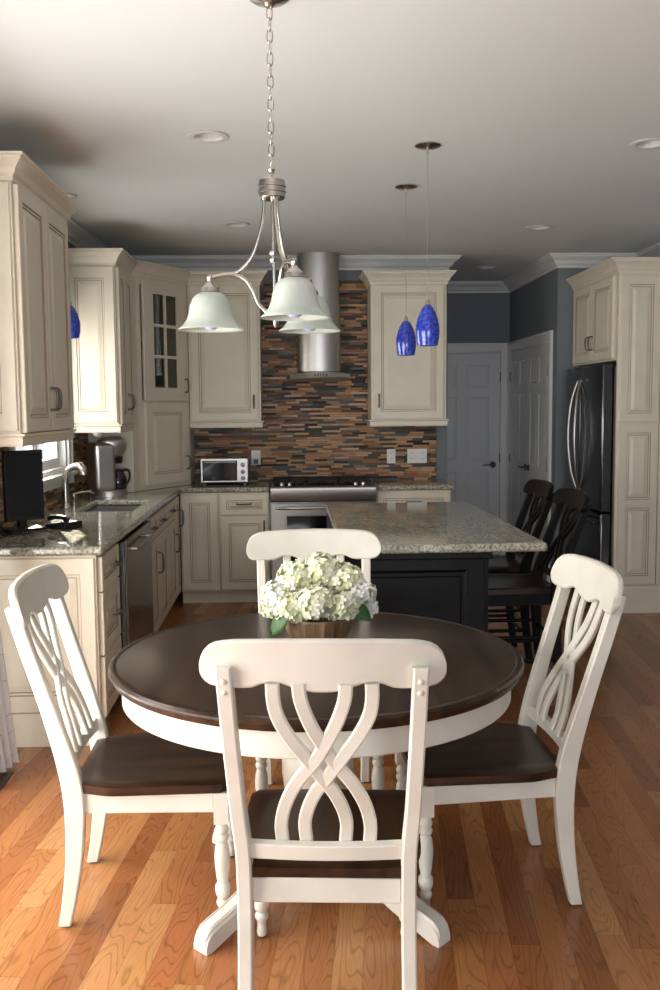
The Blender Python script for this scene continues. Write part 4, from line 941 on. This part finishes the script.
# toaster oven
root = thing('toaster_oven', 'small stainless toaster oven on the back counter left of the range', 'toaster oven', (-.703, 7.45, Q))
m = MB(); m.box(0, .38, 0, .27, .018, .215); m.build('body', STEEL, root, bevel=(.008, 3))
m = MB(); m.box(.018, .292, -.012, -.001, .035, .195); d_ = m.build('door', BGL, root, bevel=(.003, 2))
m = MB(); m.tube([(.03, -.0125, .183), (.03, -.035, .185), (.28, -.035, .185), (.28, -.0125, .183)], .006, 8); m.build('handle', NICK, d_, smooth=50)
for zk in (.16, .105, .055):
    m = MB(); m.x = Matrix.Translation((.336, -.0005, zk)) @ Matrix.Rotation(PI/2, 4, 'X'); m.lathe([(0, 0), (.019, 0), (.017, .016), (0, .018)], seg=20); m.build('knob', PEWT, root, smooth=40)
for x in (.03, .35):
    for y in (.03, .24): m = MB(); m.box(x-.012, x+.012, y-.012, y+.012, 0, .019); m.build('foot', BLKP, root)
# outlets on the back splash
def plate(label, x, z, w, n, plug=False):
    r = thing('outlet_plate', label, 'outlet', (x, YB-.0098, z), 0)
    m = MB(); m.box(-w/2, w/2, -.006, -.0003, -.060, .060); m.build('cover_plate', WPL, r, bevel=(.002, 2))
    for k in range(n):
        xx = (k-(n-1)/2)*.046; m = MB()
        if n == 1 or k != 1:
            for zc in (-.024, .024): m.lathe([(.014, 0), (.016, 0), (.016, .002), (.014, .002), (.014, 0)], seg=8) if False else m.box(xx-.014, xx+.014, -.0085, -.0062, zc-.015, zc+.015)
            m.build('socket', WPL, r, bevel=(.001, 1)); m = MB()
            for zc in (-.024, .024):
                for dx in (-.006, .004): m.box(xx+dx, xx+dx+.002, -.0092, -.0086, zc-.004, zc+.006)
            m.build('slot', BLKP, r)
        else: m.box(xx-.011, xx+.011, -.010, -.0062, -.03, .03); m.build('switch', WPL, r, bevel=(.001, 1))
    if plug: m = MB(); m.box(-.018, .018, -.04, -.0095, -.05, -.015); m.build('plug', BLKP, r, bevel=(.004, 2))
plate('white outlet plate with a dark plug beside the toaster oven', -.276, 1.112, .078, 1, True)
plate('single white outlet plate on the mosaic right of the range', .855, 1.110, .072, 1)
plate('wide white switch plate on the mosaic near the hallway', 1.073, 1.110, .165, 3)
# under-cabinet puck light
root = thing('puck_light', 'round white light fixed beneath the wall cabinet above the coffee maker', 'light', (-1.29, 6.42, UZL-.0005))
m = MB(); m.lathe([(0, 0), (.042, 0), (.044, -.02), (.04, -.03), (0, -.03)], seg=28); m.build('housing', WPL, root, smooth=40)
m = MB(); m.lathe([(.036, -.031), (.034, -.042), (.025, -.056), (.01, -.063), (0, -.064)], seg=24); m.build('lens', LENS, root, smooth=60)

# ------------------------------------------------------------------ curtain, floor vent
root = thing('sheer_curtain', 'sheer white curtain with grey swirls at the left edge beside the patio door', 'curtain', (XL+.12, 3.63, 0))
m = MB(); NU, NV = 90, 24; vs = []
for j in range(NV+1):
    z = .02+j/NV*2.23; fl = (1-j/NV)**1.5
    for i in range(NU+1):
        u = i/NU; y = u*(.30+.04*fl)
        x = (.022+.028*fl)*math.sin(u*2*PI*6.5+.4*math.sin(z*2))+.012+.115*fl*(.35+.65*u)
        vs.append((x, y, z))
m.add(vs, [(j*(NU+1)+i, j*(NU+1)+i+1, (j+1)*(NU+1)+i+1, (j+1)*(NU+1)+i) for j in range(NV) for i in range(NU)])
o = m.build('curtain_panel', SHEER, root, smooth=180); o['_keep'] = 1
m = MB(); m.tube([(0.012, -3.1, 2.26), (.012, .40, 2.26)], .012, 12); m.lathe([(0, -.02), (.02, -.01), (.02, .01), (0, .02)], (.012, .42, 2.26), 12)
m.tube([(.012, .38, 2.26), (-.098, .38, 2.26)], .006, 8); m.tube([(.012, -3.05, 2.26), (-.098, -3.05, 2.26)], .006, 8); m.build('curtain_rod', PEWT, root, smooth=50)
root = thing('floor_vent', 'dark metal floor register in the oak floor by the curtain', 'vent', (-1.315, 3.74, .0008))
m = MB(); m.plate([0, .02, .12, .14], [-.15, -.13, .13, .15], lambda x, y: not (.02 < x < .12 and -.13 < y < .13), 0, .005)
for k in range(12): m.box(.02, .12, -.125+k*.0215, -.118+k*.0215, 0, .004)
m.build('grille', PEWT, root)

fixnormals()
for o in C.objects:
    if '_keep' in o: del o['_keep']

# ------------------------------------------------------------------ light
W_ = bpy.data.worlds.new('World'); bpy.context.scene.world = W_; W_.use_nodes = True
bg = W_.node_tree.nodes['Background']; bg.inputs[0].default_value = (.86, .93, 1.0, 1); bg.inputs[1].default_value = 1.0
def area(name, loc, rot, sx, sy, power, col):
    l = bpy.data.lights.new(name, 'AREA'); l.shape = 'RECTANGLE'; l.size = sx; l.size_y = sy; l.energy = power; l.color = col
    o = bpy.data.objects.new(name, l); C.objects.link(o); o.location = loc; o.rotation_euler = rot; return o
area('daylight_patio_door', (XL-.30, (PY0+PY1)/2, 1.12), (0, -PI/2, 0), 2.1, PY1-PY0, 165, (1, .955, .88))
area('daylight_rear_window', ((RX0+RX1)/2, YR-.30, 1.42), (PI/2, 0, 0), RX1-RX0, 1.85, 205, (.86, .91, 1))
area('daylight_kitchen_window', (XL-.28, (WY0+WY1)/2, 1.62), (0, -PI/2, 0), .95, WY1-WY0, 27, (1, .98, .95))
sl = bpy.data.lights.new('sun', 'SUN'); sl.energy = 26; sl.angle = math.radians(.6); sl.color = (1, .93, .82)
so = bpy.data.objects.new('sun', sl); C.objects.link(so)
dv = Vector((.34, -.94, -.64)); so.rotation_euler = dv.to_track_quat('-Z', 'Y').to_euler(); so.location = (-4, 12, 6)

# ------------------------------------------------------------------ camera
F, HY, VX = 940., 407.64, 289.26
tl = math.atan((495-HY)/F); yw = math.atan((330-VX)/F*math.cos(tl))
cam = bpy.data.cameras.new('camera'); cam.sensor_fit = 'VERTICAL'; cam.sensor_height = 36; cam.lens = F/990*36; cam.clip_start = .05
co = bpy.data.objects.new('camera', cam); C.objects.link(co); co.location = (0, 0, 1.52); co.rotation_euler = (Matrix.Rotation(-yw, 3, 'Z') @ Matrix.Rotation(PI/2-tl, 3, 'X') @ Matrix.Rotation(math.radians(-.5), 3, 'Z')).to_euler()
bpy.context.scene.camera = co
vs_ = bpy.context.scene.view_settings; vs_.view_transform = 'Standard'; vs_.look = 'None'; vs_.exposure = 0.14; vs_.gamma = 1; vs_.use_curve_mapping = False
